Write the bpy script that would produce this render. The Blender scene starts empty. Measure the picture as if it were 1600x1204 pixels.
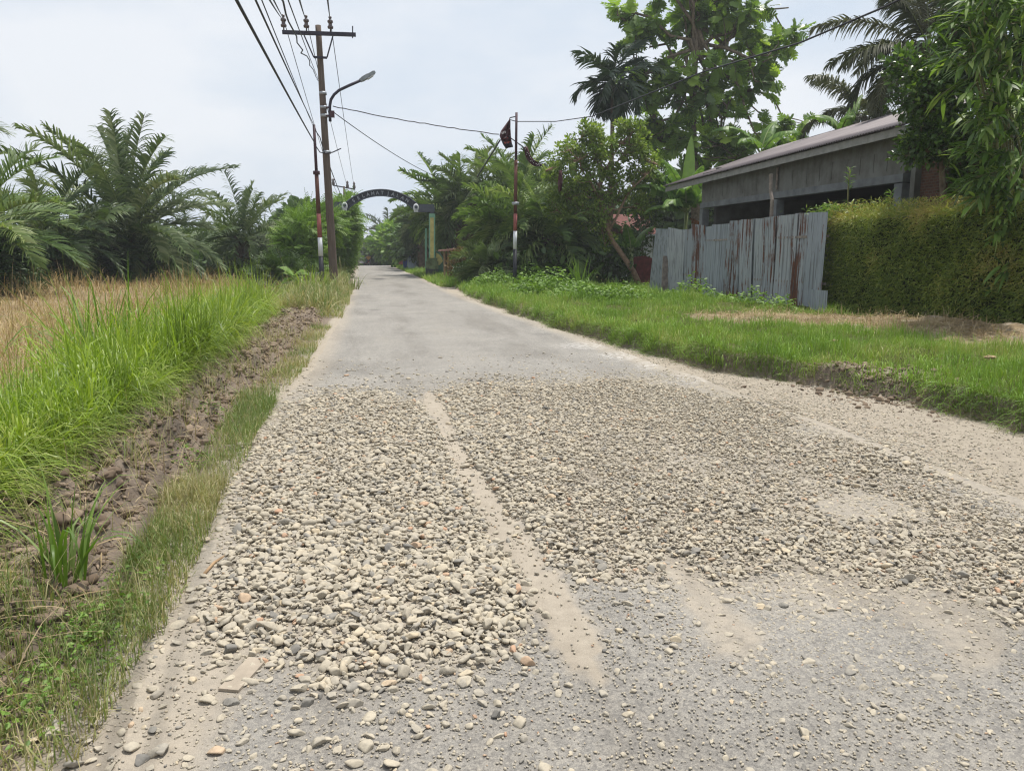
import bpy, math, random
import numpy as np
from mathutils import Vector, Matrix

rng = np.random.default_rng(7)
R = math.radians
scene = bpy.context.scene
COL = scene.collection

# ------------------------------------------------------------------ camera, world, sun, exposure
CAM_H, PITCH, YAW, FPX = 1.4, math.atan(207 / 1200), math.atan(235 / 1217.7), 1200.0
cam_d = bpy.data.cameras.new('camera')
cam_d.sensor_width = 36.0
cam_d.lens = 27.0
cam_d.clip_start = 0.05
cam_d.clip_end = 3000
cam = bpy.data.objects.new('camera', cam_d)
cam.location = (0, 0, CAM_H)
cam.rotation_euler = (math.pi / 2 - PITCH, 0, -YAW)
COL.objects.link(cam)
scene.camera = cam

SUN_EL, SUN_AZ = R(73), R(50)
world = bpy.data.worlds.new('World')
scene.world = world
world.use_nodes = True
nt = world.node_tree
nt.nodes.clear()
w_out = nt.nodes.new('ShaderNodeOutputWorld')
w_sky = nt.nodes.new('ShaderNodeTexSky')
w_sky.sky_type = 'NISHITA'
w_sky.sun_disc = False
w_sky.sun_elevation = SUN_EL
w_sky.sun_rotation = SUN_AZ
w_sky.dust_density = 3.0
w_bg1 = nt.nodes.new('ShaderNodeBackground')
w_bg1.inputs['Strength'].default_value = 0.10
nt.links.new(w_sky.outputs[0], w_bg1.inputs[0])
w_bg2 = nt.nodes.new('ShaderNodeBackground')        # thin bright cloud layer
w_tc = nt.nodes.new('ShaderNodeTexCoord')
w_map = nt.nodes.new('ShaderNodeMapping')
w_map.inputs['Scale'].default_value = (1.2, 1.2, 3.2)
nt.links.new(w_tc.outputs['Generated'], w_map.inputs[0])
w_n = nt.nodes.new('ShaderNodeTexNoise')
w_n.inputs['Scale'].default_value = 1.6
w_n.inputs['Detail'].default_value = 7
w_n.inputs['Roughness'].default_value = 0.55
nt.links.new(w_map.outputs[0], w_n.inputs['Vector'])
w_r = nt.nodes.new('ShaderNodeValToRGB')
w_r.color_ramp.elements[0].position = 0.36
w_r.color_ramp.elements[0].color = (0.52, 0.605, 0.71, 1)
w_r.color_ramp.elements[1].position = 0.64
w_r.color_ramp.elements[1].color = (0.735, 0.76, 0.795, 1)
nt.links.new(w_n.outputs['Fac'], w_r.inputs[0])
nt.links.new(w_r.outputs[0], w_bg2.inputs[0])
w_bg2.inputs['Strength'].default_value = 1.0
w_mix = nt.nodes.new('ShaderNodeMixShader')
w_mix.inputs[0].default_value = 0.92
nt.links.new(w_bg1.outputs[0], w_mix.inputs[1])
nt.links.new(w_bg2.outputs[0], w_mix.inputs[2])
nt.links.new(w_mix.outputs[0], w_out.inputs[0])

sun_d = bpy.data.lights.new('sun', 'SUN')
sun_d.energy = 4.0
sun_d.angle = R(1.3)
sun_d.color = (1.0, 0.955, 0.89)
sun = bpy.data.objects.new('sun', sun_d)
SDIR = Vector((math.cos(SUN_EL) * math.sin(SUN_AZ), math.cos(SUN_EL) * math.cos(SUN_AZ), math.sin(SUN_EL)))
sun.rotation_euler = SDIR.to_track_quat('Z', 'Y').to_euler()
sun.location = (20, 20, 60)
COL.objects.link(sun)

scene.view_settings.view_transform = 'Standard'
scene.view_settings.look = 'None'
scene.view_settings.exposure = 0.32
scene.view_settings.gamma = 1.0
scene.render.engine = 'CYCLES'
scene.cycles.max_bounces = 6
scene.cycles.diffuse_bounces = 3
scene.cycles.glossy_bounces = 2
scene.cycles.transmission_bounces = 3
scene.cycles.use_denoising = True
scene.cycles.filter_width = 1.2
scene.cycles.sample_clamp_indirect = 4.0
scene.cycles.caustics_reflective = False
scene.cycles.caustics_refractive = False

# ------------------------------------------------------------------ ray helpers (photo pixels, 1600 x 1204)
_rt = np.array((math.cos(YAW), -math.sin(YAW), 0.0))
_fh = np.array((math.sin(YAW), math.cos(YAW), 0.0))
_fw = _fh * math.cos(PITCH) - np.array((0, 0, 1.0)) * math.sin(PITCH)
_up = _fh * math.sin(PITCH) + np.array((0, 0, 1.0)) * math.cos(PITCH)
EYE = np.array((0, 0, CAM_H))

def ray(px, py):
    return _fw * FPX + _rt * (px - 800) + _up * (602 - py)

def atZ(px, py, z=0.0):
    d = ray(px, py)
    return EYE + d * ((z - CAM_H) / d[2])

def atY(px, py, Y):
    d = ray(px, py)
    return EYE + d * (Y / d[1])

def atX(px, py, X):
    d = ray(px, py)
    return EYE + d * (X / d[0])

def proj(P):
    d = np.asarray(P) - EYE
    c = d @ _fw
    return 800 + FPX * (d @ _rt) / c, 602 - FPX * (d @ _up) / c, c

def pxsize(n, P):
    """metres that n photo pixels cover at P"""
    return n * float((np.asarray(P) - EYE) @ _fw) / FPX

# ------------------------------------------------------------------ value noise
_T = np.random.default_rng(99).random((64, 128, 128))

def vn(x, y, s=0):
    x = np.asarray(x, float); y = np.asarray(y, float)
    xi = np.floor(x).astype(int); yi = np.floor(y).astype(int)
    fx = x - xi; fy = y - yi
    fx = fx * fx * (3 - 2 * fx); fy = fy * fy * (3 - 2 * fy)
    T = _T[s % 64]
    a = T[xi & 127, yi & 127]; b = T[(xi + 1) & 127, yi & 127]
    c = T[xi & 127, (yi + 1) & 127]; d = T[(xi + 1) & 127, (yi + 1) & 127]
    return (a + (b - a) * fx) * (1 - fy) + (c + (d - c) * fx) * fy

def fbm(x, y, s=0, o=4):
    r = 0; a = 0.5
    for k in range(o):
        r = r + a * vn(x * 2 ** k + 17 * k, y * 2 ** k + 9 * k, s + k)
        a *= 0.5
    return r / (1 - 0.5 ** o)

def ss(x, a, b):
    t = np.clip((np.asarray(x, float) - a) / (b - a), 0, 1)
    return t * t * (3 - 2 * t)

# ------------------------------------------------------------------ road edges and terrain
def _line(pts):
    q = np.array([atZ(*p)[:2] for p in pts])
    q = q[np.argsort(q[:, 1])]
    return q[:, 1], q[:, 0]

_RLy, _RLx = _line([(556, 425), (549, 460), (537, 490), (516, 530), (490, 575), (445, 630), (405, 700), (350, 800), (300, 900), (215, 1080), (150, 1204)])
_RRy, _RRx = _line([(631, 424), (662, 437), (702, 456), (742, 472), (800, 492), (880, 520), (1000, 562), (1080, 590), (1170, 625), (1400, 715), (1600, 793)])
_BEy, _BEx = _line([(650, 424), (690, 440), (735, 462), (800, 487), (880, 513), (1000, 548), (1100, 572), (1250, 600), (1400, 627), (1600, 672)])

def RL(Y): return np.interp(Y, _RLy, _RLx) + 0.10 * (vn(np.asarray(Y) * 1.3, 3.1, 5) - 0.5)
def RR(Y): return np.interp(Y, _RRy, _RRx) + 0.16 * (vn(np.asarray(Y) * 1.1, 7.7, 6) - 0.5)
def BE(Y): return np.interp(Y, _BEy, _BEx) + 0.40 * (fbm(np.asarray(Y) * 0.8, 1.7, 8, 3) - 0.5) + 0.16 * (vn(np.asarray(Y) * 4.1, 2.3, 9) - 0.5)

def crest(Y):
    return -np.clip(np.asarray(Y, float) - 86, 0, 60) ** 2 * 0.0016

MOUND = atZ(1490, 512, 0.25)

def H(X, Y):
    X = np.asarray(X, float); Y = np.asarray(Y, float)
    dl = RL(Y) - X
    dr = X - RR(Y)
    de = X - BE(Y)
    z = np.full(np.broadcast(X, Y).shape, -0.035)
    n1 = fbm(X * 2.2, Y * 2.2, 10, 4) - 0.5
    n2 = fbm(X * 7, Y * 7, 20, 4) - 0.5
    # left side
    l = -0.035 + 0.045 * ss(dl, -0.22, 0.12) + 0.05 * n2 * ss(dl, -0.1, 0.15)
    l = l + ss(dl, 0.3, 0.6) * 0.03
    soil = ss(dl, 0.38, 0.6) * (1 - ss(dl, 1.15, 1.6))
    l = l + soil * (0.06 + 0.20 * n1 + 0.26 * n2)
    l = l - 0.22 * ss(dl, 1.1, 2.3) + 0.16 * ss(dl, 4, 9) + 0.25 * n1 * ss(dl, 2.5, 4)
    l = l + 0.45 * ss(Y, 15, 30) * ss(dl, 5, 14)
    # right side
    r = -0.035 + 0.03 * ss(dr, -0.25, 0.15) + 0.05 * n2 * ss(dr, -0.15, 0.25)
    hb = 0.24 - 0.10 * ss(Y, 16, 32) - 0.05 * ss(Y, 35, 60)
    r = r + hb * ss(de, -0.02, 0.14) * (0.85 + 0.9 * n1) + 0.12 * n1 * ss(de, 0.2, 1.2) * 0.6
    r = r + 0.15 * np.exp(-(((X - MOUND[0]) / 0.8) ** 2 + ((Y - MOUND[1]) / 2.2) ** 2))
    z = np.where(dl > -0.3, l, np.where(dr > -0.3, r, z))
    return z + crest(Y)

def G(px, py):
    z = 0.0
    for _ in range(14):
        p = atZ(px, py, min(z, CAM_H - 0.05))
        z = 0.5 * z + 0.5 * float(H(p[0], p[1]))
    p[2] = float(H(p[0], p[1]))
    return p

# ------------------------------------------------------------------ mesh helpers
def new_mesh(name, V, F, mats, attrs=None, smooth=True, mat_idx=None):
    """V (n,3); F list of equally long face index arrays, or one (m,k) array, or a list of arrays with differing k."""
    V = np.asarray(V, np.float32)
    Fs = [np.asarray(f, np.int32) for f in (F if isinstance(F, list) else [F]) if len(f)]
    me = bpy.data.meshes.new(name)
    me.vertices.add(len(V))
    me.vertices.foreach_set('co', V.ravel())
    nl = sum(f.size for f in Fs); nf = sum(len(f) for f in Fs)
    me.loops.add(nl)
    me.loops.foreach_set('vertex_index', np.concatenate([f.ravel() for f in Fs]))
    tot = np.concatenate([np.full(len(f), f.shape[1], np.int32) for f in Fs])
    st = np.concatenate([[0], np.cumsum(tot)[:-1]]).astype(np.int32)
    me.polygons.add(nf)
    me.polygons.foreach_set('loop_start', st)
    me.polygons.foreach_set('loop_total', tot)
    me.polygons.foreach_set('use_smooth', np.full(nf, bool(smooth)))
    if mat_idx is not None:
        me.polygons.foreach_set('material_index', np.asarray(mat_idx, np.int32))
    for m in (mats if isinstance(mats, (list, tuple)) else [mats]):
        me.materials.append(m)
    for k, a in (attrs or {}).items():
        a = np.asarray(a, np.float32)
        if a.ndim == 1:
            at = me.attributes.new(k, 'FLOAT', 'POINT')
            at.data.foreach_set('value', a)
        else:
            at = me.attributes.new(k, 'FLOAT_COLOR', 'POINT')
            at.data.foreach_set('color', a.ravel())
    me.update(calc_edges=True)
    me.validate()
    return me

class MB:
    """collects shapes, each with its own vertices, into one mesh"""
    def __init__(s):
        s.V = []; s.F = {}; s.n = 0; s.A = []
    def add(s, V, F, rnd=0.5):
        V = np.asarray(V, float)
        s.V.append(V)
        for f in (F if isinstance(F, list) else [F]):
            f = np.asarray(f, int)
            if len(f):
                s.F.setdefault(f.shape[1], []).append(f + s.n)
        s.A.append(np.full(len(V), rnd) if np.isscalar(rnd) else np.asarray(rnd))
        s.n += len(V)
        return s
    def box(s, c, size, rot=None, rnd=0.5):
        V = np.array([[x, y, z] for x in (-.5, .5) for y in (-.5, .5) for z in (-.5, .5)]) * np.asarray(size)
        if rot is not None:
            V = V @ np.array(rot).T
        return s.add(V + np.asarray(c), np.array([[0, 1, 3, 2], [4, 6, 7, 5], [0, 4, 5, 1], [2, 3, 7, 6], [0, 2, 6, 4], [1, 5, 7, 3]]), rnd)
    def bar(s, a, b, w, h=None, upv=(0, 0, 1)):
        a = np.asarray(a, float); b = np.asarray(b, float); h = h or w
        d = b - a; L = np.linalg.norm(d); d /= L
        u = np.asarray(upv, float)
        if abs(d @ u) > 0.95: u = np.array((1.0, 0, 0))
        x = np.cross(d, u); x /= np.linalg.norm(x); z = np.cross(x, d)
        return s.box((a + b) / 2, (w, L, h), np.stack([x, d, z], 1))
    def tube(s, P, r, n=8, cap=True, rnd=0.5):
        V, F, C = tube(P, r, n, cap)
        s.add(V, F, rnd) if C is None else s.add(V, [F] + C, rnd)
        return s
    def lathe(s, prof, base, n=12, axis=(0, 0, 1)):
        a = np.linspace(0, 2 * math.pi, n, endpoint=False)
        ax = np.asarray(axis, float); ax /= np.linalg.norm(ax)
        u = np.cross(ax, (0.3, 0.9, 0.1)); u /= np.linalg.norm(u); v = np.cross(ax, u)
        V = []
        for r_, z_ in prof:
            V.append(np.asarray(base) + ax * z_ + np.outer(np.cos(a), u) * r_ + np.outer(np.sin(a), v) * r_)
        V = np.concatenate(V); F = []
        for i in range(len(prof) - 1):
            for j in range(n):
                F.append((i * n + j, i * n + (j + 1) % n, (i + 1) * n + (j + 1) % n, (i + 1) * n + j))
        caps = np.array([list(range((len(prof) - 1) * n, len(prof) * n)), list(range(n))[::-1]])
        return s.add(V, [np.array(F), caps])
    def mesh(s, name, mat, origin=(0, 0, 0), smooth=False, extra=None):
        V = np.concatenate(s.V) - np.asarray(origin)
        at = {'rnd': np.concatenate(s.A)}
        return new_mesh(name, V, [np.concatenate(f) for f in s.F.values()], mat, at, smooth)

def tube(P, r, n=8, cap=True):
    P = np.asarray(P, float); m = len(P)
    r = np.broadcast_to(np.asarray(r, float), (m,))
    T = np.gradient(P, axis=0)
    T /= np.linalg.norm(T, axis=1)[:, None] + 1e-12
    ref = np.array((0.0, 0, 1)) if abs(T[0][2]) < 0.9 else np.array((1.0, 0, 0))
    U = np.zeros_like(P)
    u = np.cross(T[0], ref); u /= np.linalg.norm(u)
    for i in range(m):
        u = u - T[i] * (u @ T[i]); u /= np.linalg.norm(u) + 1e-12
        U[i] = u
    W = np.cross(T, U)
    a = np.linspace(0, 2 * math.pi, n, endpoint=False)
    V = P[:, None] + r[:, None, None] * (np.cos(a)[None, :, None] * U[:, None] + np.sin(a)[None, :, None] * W[:, None])
    i = np.arange(m - 1)[:, None] * n; j = np.arange(n)[None]
    k = (np.arange(n) + 1) % n
    F = np.stack([i + j, i + k[None], i + n + k[None], i + n + j], -1).reshape(-1, 4)
    C = [np.array([list(range(n))[::-1], list(range((m - 1) * n, m * n))])] if cap else None
    return V.reshape(-1, 3), F, C

def nrm(a):
    return a / (np.linalg.norm(a, axis=-1, keepdims=True) + 1e-12)

def ribbons(P, D, S, L, W, g, nseg=3, prof='grass', rnd=None):
    """strips growing from P along D, bending down by g; returns V, F, rnd, t"""
    P = np.asarray(P, float); N = len(P)
    D = nrm(np.asarray(D, float)); S = nrm(np.asarray(S, float))
    L = np.broadcast_to(L, (N,)); W = np.broadcast_to(W, (N,)); g = np.broadcast_to(g, (N,))
    t = np.linspace(0, 1, nseg + 1)
    Q = np.zeros((N, nseg + 1, 3)); Q[:, 0] = P
    SS = np.zeros((N, nseg + 1, 3))
    for k in range(nseg + 1):
        d = nrm(D + (g * t[k] ** 1.3)[:, None] * np.array((0, 0, -1.0)))
        SS[:, k] = nrm(S - d * np.sum(S * d, 1, keepdims=True))
        if k < nseg:
            Q[:, k + 1] = Q[:, k] + d * (L / nseg)[:, None]
    if prof == 'grass':
        w = np.maximum(1 - t ** 1.6, 0.04) * (0.75 + 0.5 * np.minimum(t * 4, 1)) / 1.2
    elif prof == 'leaf':
        w = np.maximum(np.sin(np.pi * np.clip(t, 0, 1) ** 0.75), 0.05)
    else:
        w = np.maximum((1 - t ** 2.2), 0.06)
    V = np.stack([Q - SS * (W[:, None] * w * 0.5)[..., None], Q + SS * (W[:, None] * w * 0.5)[..., None]], 2)
    V = V.reshape(-1, 3)
    b = (np.arange(N) * (nseg + 1) * 2)[:, None] + np.arange(nseg)[None] * 2
    F = np.stack([b, b + 1, b + 3, b + 2], -1).reshape(-1, 4)
    if rnd is None: rnd = rng.random(N)
    return V, F, np.repeat(rnd, (nseg + 1) * 2), np.tile(np.repeat(t, 2), N)

def scatter(tV, tF, P, A, Nn, sc, rnd=None):
    """copies of a template (x along A, z along Nn)"""
    P = np.asarray(P, float); N = len(P)
    A = nrm(np.asarray(A, float)); Nn = np.asarray(Nn, float)
    Nn = nrm(Nn - A * np.sum(A * Nn, 1, keepdims=True))
    B = np.cross(Nn, A)
    sc = np.asarray(sc, float)
    if sc.ndim == 0: sc = np.full((N, 3), float(sc))
    if sc.ndim == 1: sc = np.repeat(sc[:, None], 3, 1)
    tV = np.asarray(tV, float); m = len(tV)
    q = tV[None] * sc[:, None]
    V = P[:, None] + q[..., :1] * A[:, None] + q[..., 1:2] * B[:, None] + q[..., 2:] * Nn[:, None]
    F = (np.asarray(tF)[None] + (np.arange(N) * m)[:, None, None]).reshape(-1, np.asarray(tF).shape[1])
    if rnd is None: rnd = rng.random(N)
    return V.reshape(-1, 3), F, np.repeat(rnd, m)

def rdir(n, zmin=-1, zmax=1):
    z = rng.uniform(zmin, zmax, n); a = rng.uniform(0, 2 * math.pi, n); r = np.sqrt(np.maximum(0, 1 - z * z))
    return np.stack([r * np.cos(a), r * np.sin(a), z], 1)

# leaf outlines: x = 0..1 along the leaf
def leaf_ov(w=0.5, fold=0.12):
    V = np.array([(0, 0, 0), (0.3, w * .42, fold * .6), (0.3, 0, 0), (0.3, -w * .42, fold * .6), (0.65, w * .5, fold), (0.65, 0, .0), (0.65, -w * .5, fold), (1, 0, -0.06)])
    F3 = np.array([(0, 2, 1), (0, 3, 2), (5, 7, 4), (6, 7, 5)]); F4 = np.array([(1, 2, 5, 4), (2, 3, 6, 5)])
    F = [(0, 2, 1), (0, 3, 2), (5, 7, 4), (6, 7, 5), (1, 2, 5), (1, 5, 4), (2, 3, 6), (2, 6, 5)]
    return V, np.array(F)

def leaf_simple(w=0.45):
    return np.array([(0, 0, 0), (0.5, w / 2, 0.06), (1, 0, -.05), (0.5, -w / 2, 0.06)]), np.array([(0, 3, 2, 1)])

def leaf_lobed():
    V = []; F = []
    xs = [0.0, 0.2, 0.42, 0.62, 0.8]; wid = [0.22, 0.4, 0.45, 0.36, 0.2]
    for i, (x, w) in enumerate(zip(xs, wid)):
        x1 = xs[i + 1] if i < 4 else 1.0
        for s in (1, -1):
            b = len(V)
            dx = x1 - x
            V += [(x, 0, 0), (x1, 0, -0.02 * i), (x1 + 0.12, s * w, 0.05 - 0.22 * w), (x + .30 * dx + 0.08, s * w * 0.95, 0.05 - 0.22 * w)]
            F.append((b, b + 1, b + 2, b + 3) if s < 0 else (b, b + 3, b + 2, b + 1))
    b = len(V)
    V += [(0.92, 0.05, 0), (0.92, -0.05, 0), (1.14, -0.03, -0.08), (1.14, 0.03, -0.08)]
    F.append((b, b + 1, b + 2, b + 3))
    return np.array(V), np.array(F)

def leaf_pinnate(n=7, w=0.30):
    """compound leaf: n pairs of narrow leaflets along x"""
    V = []; F = []
    for i in range(n):
        x = 0.1 + 0.85 * i / (n - 1); l = w * (1 - 0.45 * abs(i / (n - 1) - 0.4))
        for s in (1, -1):
            b = len(V)
            V += [(x, 0, -0.12 * x * x), (x + .05, s * l * .5 - s * .0, 0.03 - .12 * x * x), (x + .13, s * l, -0.02 - .12 * x * x), (x + .12, s * l * .45, 0.0 - .12 * x * x)]
            F.append((b, b + 1, b + 2, b + 3) if s < 0 else (b, b + 3, b + 2, b + 1))
    return np.array(V), np.array(F)

# ------------------------------------------------------------------ objects
def tagp(o, label=None, cat=None, group=None, kind=None):
    if label: o['label'] = label
    if cat: o['category'] = cat
    if group: o['group'] = group
    if kind: o['kind'] = kind
    return o

def thing(name, label, cat, loc, group=None):
    o = bpy.data.objects.new(name, None)
    o.empty_display_size = 0.2
    o.location = tuple(float(v) for v in loc)
    COL.objects.link(o)
    return tagp(o, label, cat, group)

def org(o):
    """world place of a thing, part or sub-part built without rotation"""
    p = np.array((0.0, 0, 0))
    while o is not None:
        p += np.array(o.location); o = o.parent
    return p

def link(name, me, parent=None, loc=(0, 0, 0)):
    o = bpy.data.objects.new(name, me)
    o.location = loc
    COL.objects.link(o)
    if parent is not None: o.parent = parent
    return o

def part(name, mb, mat, parent, smooth=False):
    """mb holds world coordinates"""
    return link(name, mb.mesh(name, mat, org(parent), smooth), parent)

def solo(name, mb, mat, label, cat, loc, group=None, smooth=False, kind=None):
    o = link(name, mb.mesh(name, mat, loc, smooth), None, tuple(float(v) for v in loc))
    return tagp(o, label, cat, group, kind)

def vpart(name, V, F, mat, parent, rnd=None, t=None, smooth=True, extra=None):
    at = {}
    if rnd is not None: at['rnd'] = rnd
    if t is not None: at['tt'] = t
    at.update(extra or {})
    base = org(parent) if parent is not None else np.zeros(3)
    return link(name, new_mesh(name, np.asarray(V) - base, F, mat, at, smooth), parent)

def stuff(name, V, F, mat, label, cat, rnd=None, t=None, smooth=True, extra=None):
    o = vpart(name, V, F, mat, None, rnd, t, smooth, extra)
    return tagp(o, label, cat, None, 'stuff')

def cat_geo(lst):
    """join [(V,F,rnd,...)] whose faces have equal size"""
    n = 0; Vs = []; Fs = []; ex = [[] for _ in range(len(lst[0]) - 2)]
    for it in lst:
        Vs.append(it[0]); Fs.append(np.asarray(it[1]) + n); n += len(it[0])
        for k, a in enumerate(it[2:]): ex[k].append(a)
    return (np.concatenate(Vs), np.concatenate(Fs)) + tuple(np.concatenate(e) for e in ex)
# ------------------------------------------------------------------ materials
def mat_new(name):
    m = bpy.data.materials.new(name)
    m.use_nodes = True
    n = m.node_tree.nodes
    n.clear()
    out = n.new('ShaderNodeOutputMaterial')
    return m, n, m.node_tree.links, out

def ramp(n, stops):
    r = n.new('ShaderNodeValToRGB')
    el = r.color_ramp.elements
    while len(el) < len(stops): el.new(0.5)
    for e, (p, c) in zip(el, stops):
        e.position = p; e.color = (*c, 1)
    return r

def noise(n, l, scale, detail=4, rough=0.55, vec=None, dist=0):
    t = n.new('ShaderNodeTexNoise')
    t.inputs['Scale'].default_value = scale
    t.inputs['Detail'].default_value = detail
    t.inputs['Roughness'].default_value = rough
    t.inputs['Distortion'].default_value = dist
    if vec is not None: l.new(vec, t.inputs['Vector'])
    return t

def obvec(n, l, scale=(1, 1, 1)):
    tc = n.new('ShaderNodeTexCoord')
    mp = n.new('ShaderNodeMapping')
    mp.inputs['Scale'].default_value = scale
    l.new(tc.outputs['Object'], mp.inputs[0])
    return mp.outputs[0]

def mixc(n, l, fac, a, b, blend='MIX'):
    m = n.new('ShaderNodeMix')
    m.data_type = 'RGBA'; m.blend_type = blend
    for sock, v in ((m.inputs[0], fac), (m.inputs[6], a), (m.inputs[7], b)):
        if hasattr(v, 'is_linked') or hasattr(v, 'links'):
            l.new(v, sock)
        elif isinstance(v, tuple):
            sock.default_value = (*v, 1) if len(v) == 3 else v
        else:
            sock.default_value = v
    return m.outputs[2]

def mth(n, l, op, a, b=0.0, clamp=False):
    m = n.new('ShaderNodeMath'); m.operation = op; m.use_clamp = clamp
    for s, v in ((m.inputs[0], a), (m.inputs[1], b)):
        if hasattr(v, 'links'): l.new(v, s)
        else: s.default_value = v
    return m.outputs[0]

def bsdf(n, l, out, color, rough=0.8, metal=0.0, spec=0.3, bump=None, bstr=0.3, bdist=0.01):
    b = n.new('ShaderNodeBsdfPrincipled')
    if hasattr(color, 'links'): l.new(color, b.inputs['Base Color'])
    else: b.inputs['Base Color'].default_value = (*color, 1)
    if hasattr(rough, 'links'): l.new(rough, b.inputs['Roughness'])
    else: b.inputs['Roughness'].default_value = rough
    b.inputs['Metallic'].default_value = metal
    b.inputs['Specular IOR Level'].default_value = spec
    if bump is not None:
        bp = n.new('ShaderNodeBump')
        bp.inputs['Strength'].default_value = bstr
        bp.inputs['Distance'].default_value = bdist
        l.new(bump, bp.inputs['Height'])
        l.new(bp.outputs[0], b.inputs['Normal'])
    l.new(b.outputs[0], out.inputs[0])
    return b

def attr(n, name):
    a = n.new('ShaderNodeAttribute'); a.attribute_name = name
    return a

def plain(name, col, rough=0.7, metal=0.0, var=0.25, scale=6, spec=0.3, bump=0.0):
    """a colour with slight mottling"""
    m, n, l, out = mat_new(name)
    v = obvec(n, l)
    t = noise(n, l, scale, 5, 0.6, v)
    lo = tuple(c * (1 - var) for c in col); hi = tuple(min(1, c * (1 + var)) for c in col)
    r = ramp(n, [(0.3, lo), (0.7, hi)])
    l.new(t.outputs['Fac'], r.inputs[0])
    bsdf(n, l, out, r.outputs[0], rough, metal, spec, t.outputs['Fac'] if bump else None, bump, 0.01)
    return m

def leafmat(name, cols, rough=0.5, trans=0.25, spec=0.35, tip=None, tipf=0.5, tint=None):
    """colour by the random number each leaf carries; tip = colour towards a blade's end or base"""
    m, n, l, out = mat_new(name)
    a = attr(n, 'rnd')
    k = len(cols)
    r = ramp(n, [(i / max(1, k - 1), c) for i, c in enumerate(cols)])
    l.new(a.outputs['Fac'], r.inputs[0])
    col = r.outputs[0]
    if tip is not None:
        t = attr(n, 'tt')
        f = mth(n, l, 'SUBTRACT', 1.0, t.outputs['Fac'])
        f = mth(n, l, 'POWER', f, 2.5)
        f = mth(n, l, 'MULTIPLY', f, tipf)
        col = mixc(n, l, f, col, tip)
    b = n.new('ShaderNodeBsdfPrincipled')
    l.new(col, b.inputs['Base Color'])
    b.inputs['Roughness'].default_value = rough
    b.inputs['Specular IOR Level'].default_value = spec
    if trans > 0:
        tr = n.new('ShaderNodeBsdfTranslucent')
        hs = mixc(n, l, 1.0, col, (1.25, 1.35, 0.6), 'MULTIPLY')
        l.new(hs, tr.inputs[0])
        mx = n.new('ShaderNodeMixShader')
        mx.inputs[0].default_value = trans
        l.new(b.outputs[0], mx.inputs[1]); l.new(tr.outputs[0], mx.inputs[2])
        l.new(mx.outputs[0], out.inputs[0])
    else:
        l.new(b.outputs[0], out.inputs[0])
    return m

M = {}
M['oilpalm'] = leafmat('oil_palm_leaf', [(0.045, 0.075, 0.028), (0.08, 0.125, 0.046), (0.145, 0.19, 0.08), (0.31, 0.34, 0.20)], 0.5, 0.24, 0.25)
M['oilpalm_b'] = leafmat('fresh_palm_leaf', [(0.055, 0.095, 0.027), (0.10, 0.165, 0.045), (0.18, 0.25, 0.075), (0.36, 0.41, 0.20)], 0.5, 0.28, 0.25)
M['coco'] = leafmat('coconut_leaf', [(0.030, 0.042, 0.018), (0.05, 0.062, 0.026), (0.09, 0.095, 0.05), (0.17, 0.16, 0.10)], 0.5, 0.2, 0.25)
M['areca'] = leafmat('areca_leaf', [(0.016, 0.036, 0.016), (0.028, 0.055, 0.024), (0.05, 0.085, 0.035)], 0.4, 0.15, 0.45)
M['bread'] = leafmat('breadfruit_leaf', [(0.065, 0.11, 0.032), (0.11, 0.18, 0.042), (0.17, 0.27, 0.055), (0.28, 0.40, 0.07), (0.42, 0.54, 0.09)], 0.38, 0.4, 0.45)
M['smalltree'] = leafmat('small_tree_leaf', [(0.075, 0.12, 0.026), (0.13, 0.195, 0.036), (0.21, 0.29, 0.055), (0.36, 0.43, 0.10)], 0.5, 0.35, 0.3)
M['glossy'] = leafmat('glossy_leaf', [(0.04, 0.07, 0.018), (0.06, 0.115, 0.026), (0.10, 0.18, 0.034), (0.24, 0.34, 0.06)], 0.32, 0.28, 0.5)
M['bamboo'] = leafmat('bamboo_leaf', [(0.055, 0.10, 0.02), (0.10, 0.18, 0.032), (0.17, 0.27, 0.052), (0.32, 0.40, 0.13)], 0.45, 0.32, 0.3)
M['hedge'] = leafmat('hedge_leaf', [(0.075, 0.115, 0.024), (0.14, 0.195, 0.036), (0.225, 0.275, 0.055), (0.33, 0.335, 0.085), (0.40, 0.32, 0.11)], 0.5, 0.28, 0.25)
M['shrub'] = leafmat('shrub_leaf', [(0.07, 0.13, 0.022), (0.11, 0.20, 0.028), (0.17, 0.28, 0.04), (0.27, 0.38, 0.06)], 0.5, 0.3, 0.3)
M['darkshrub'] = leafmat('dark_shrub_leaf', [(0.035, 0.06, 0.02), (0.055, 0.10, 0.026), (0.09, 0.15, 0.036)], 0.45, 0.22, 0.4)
M['fartree'] = leafmat('far_tree_leaf', [(0.07, 0.115, 0.05), (0.105, 0.165, 0.065), (0.16, 0.23, 0.08)], 0.6, 0.22, 0.2)
M['hazetree'] = leafmat('haze_greyed_leaf', [(0.09, 0.11, 0.10), (0.12, 0.145, 0.125), (0.15, 0.165, 0.13)], 0.7, 0.15, 0.1)  # distance haze mixed into the leaf colours as blue grey
M['fern'] = leafmat('fern_leaf', [(0.025, 0.055, 0.016), (0.045, 0.09, 0.022), (0.07, 0.13, 0.03)], 0.5, 0.22, 0.3)
M['banana'] = leafmat('banana_leaf', [(0.075, 0.15, 0.036), (0.12, 0.215, 0.05), (0.20, 0.31, 0.08)], 0.45, 0.3, 0.25)
M['banana_new'] = leafmat('banana_new_leaf', [(0.17, 0.27, 0.055), (0.2, 0.31, 0.06)], 0.35, 0.3, 0.4)
M['banana_dry'] = leafmat('banana_dry_leaf', [(0.17, 0.06, 0.028), (0.22, 0.10, 0.05)], 0.8, 0.15, 0.1)
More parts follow.
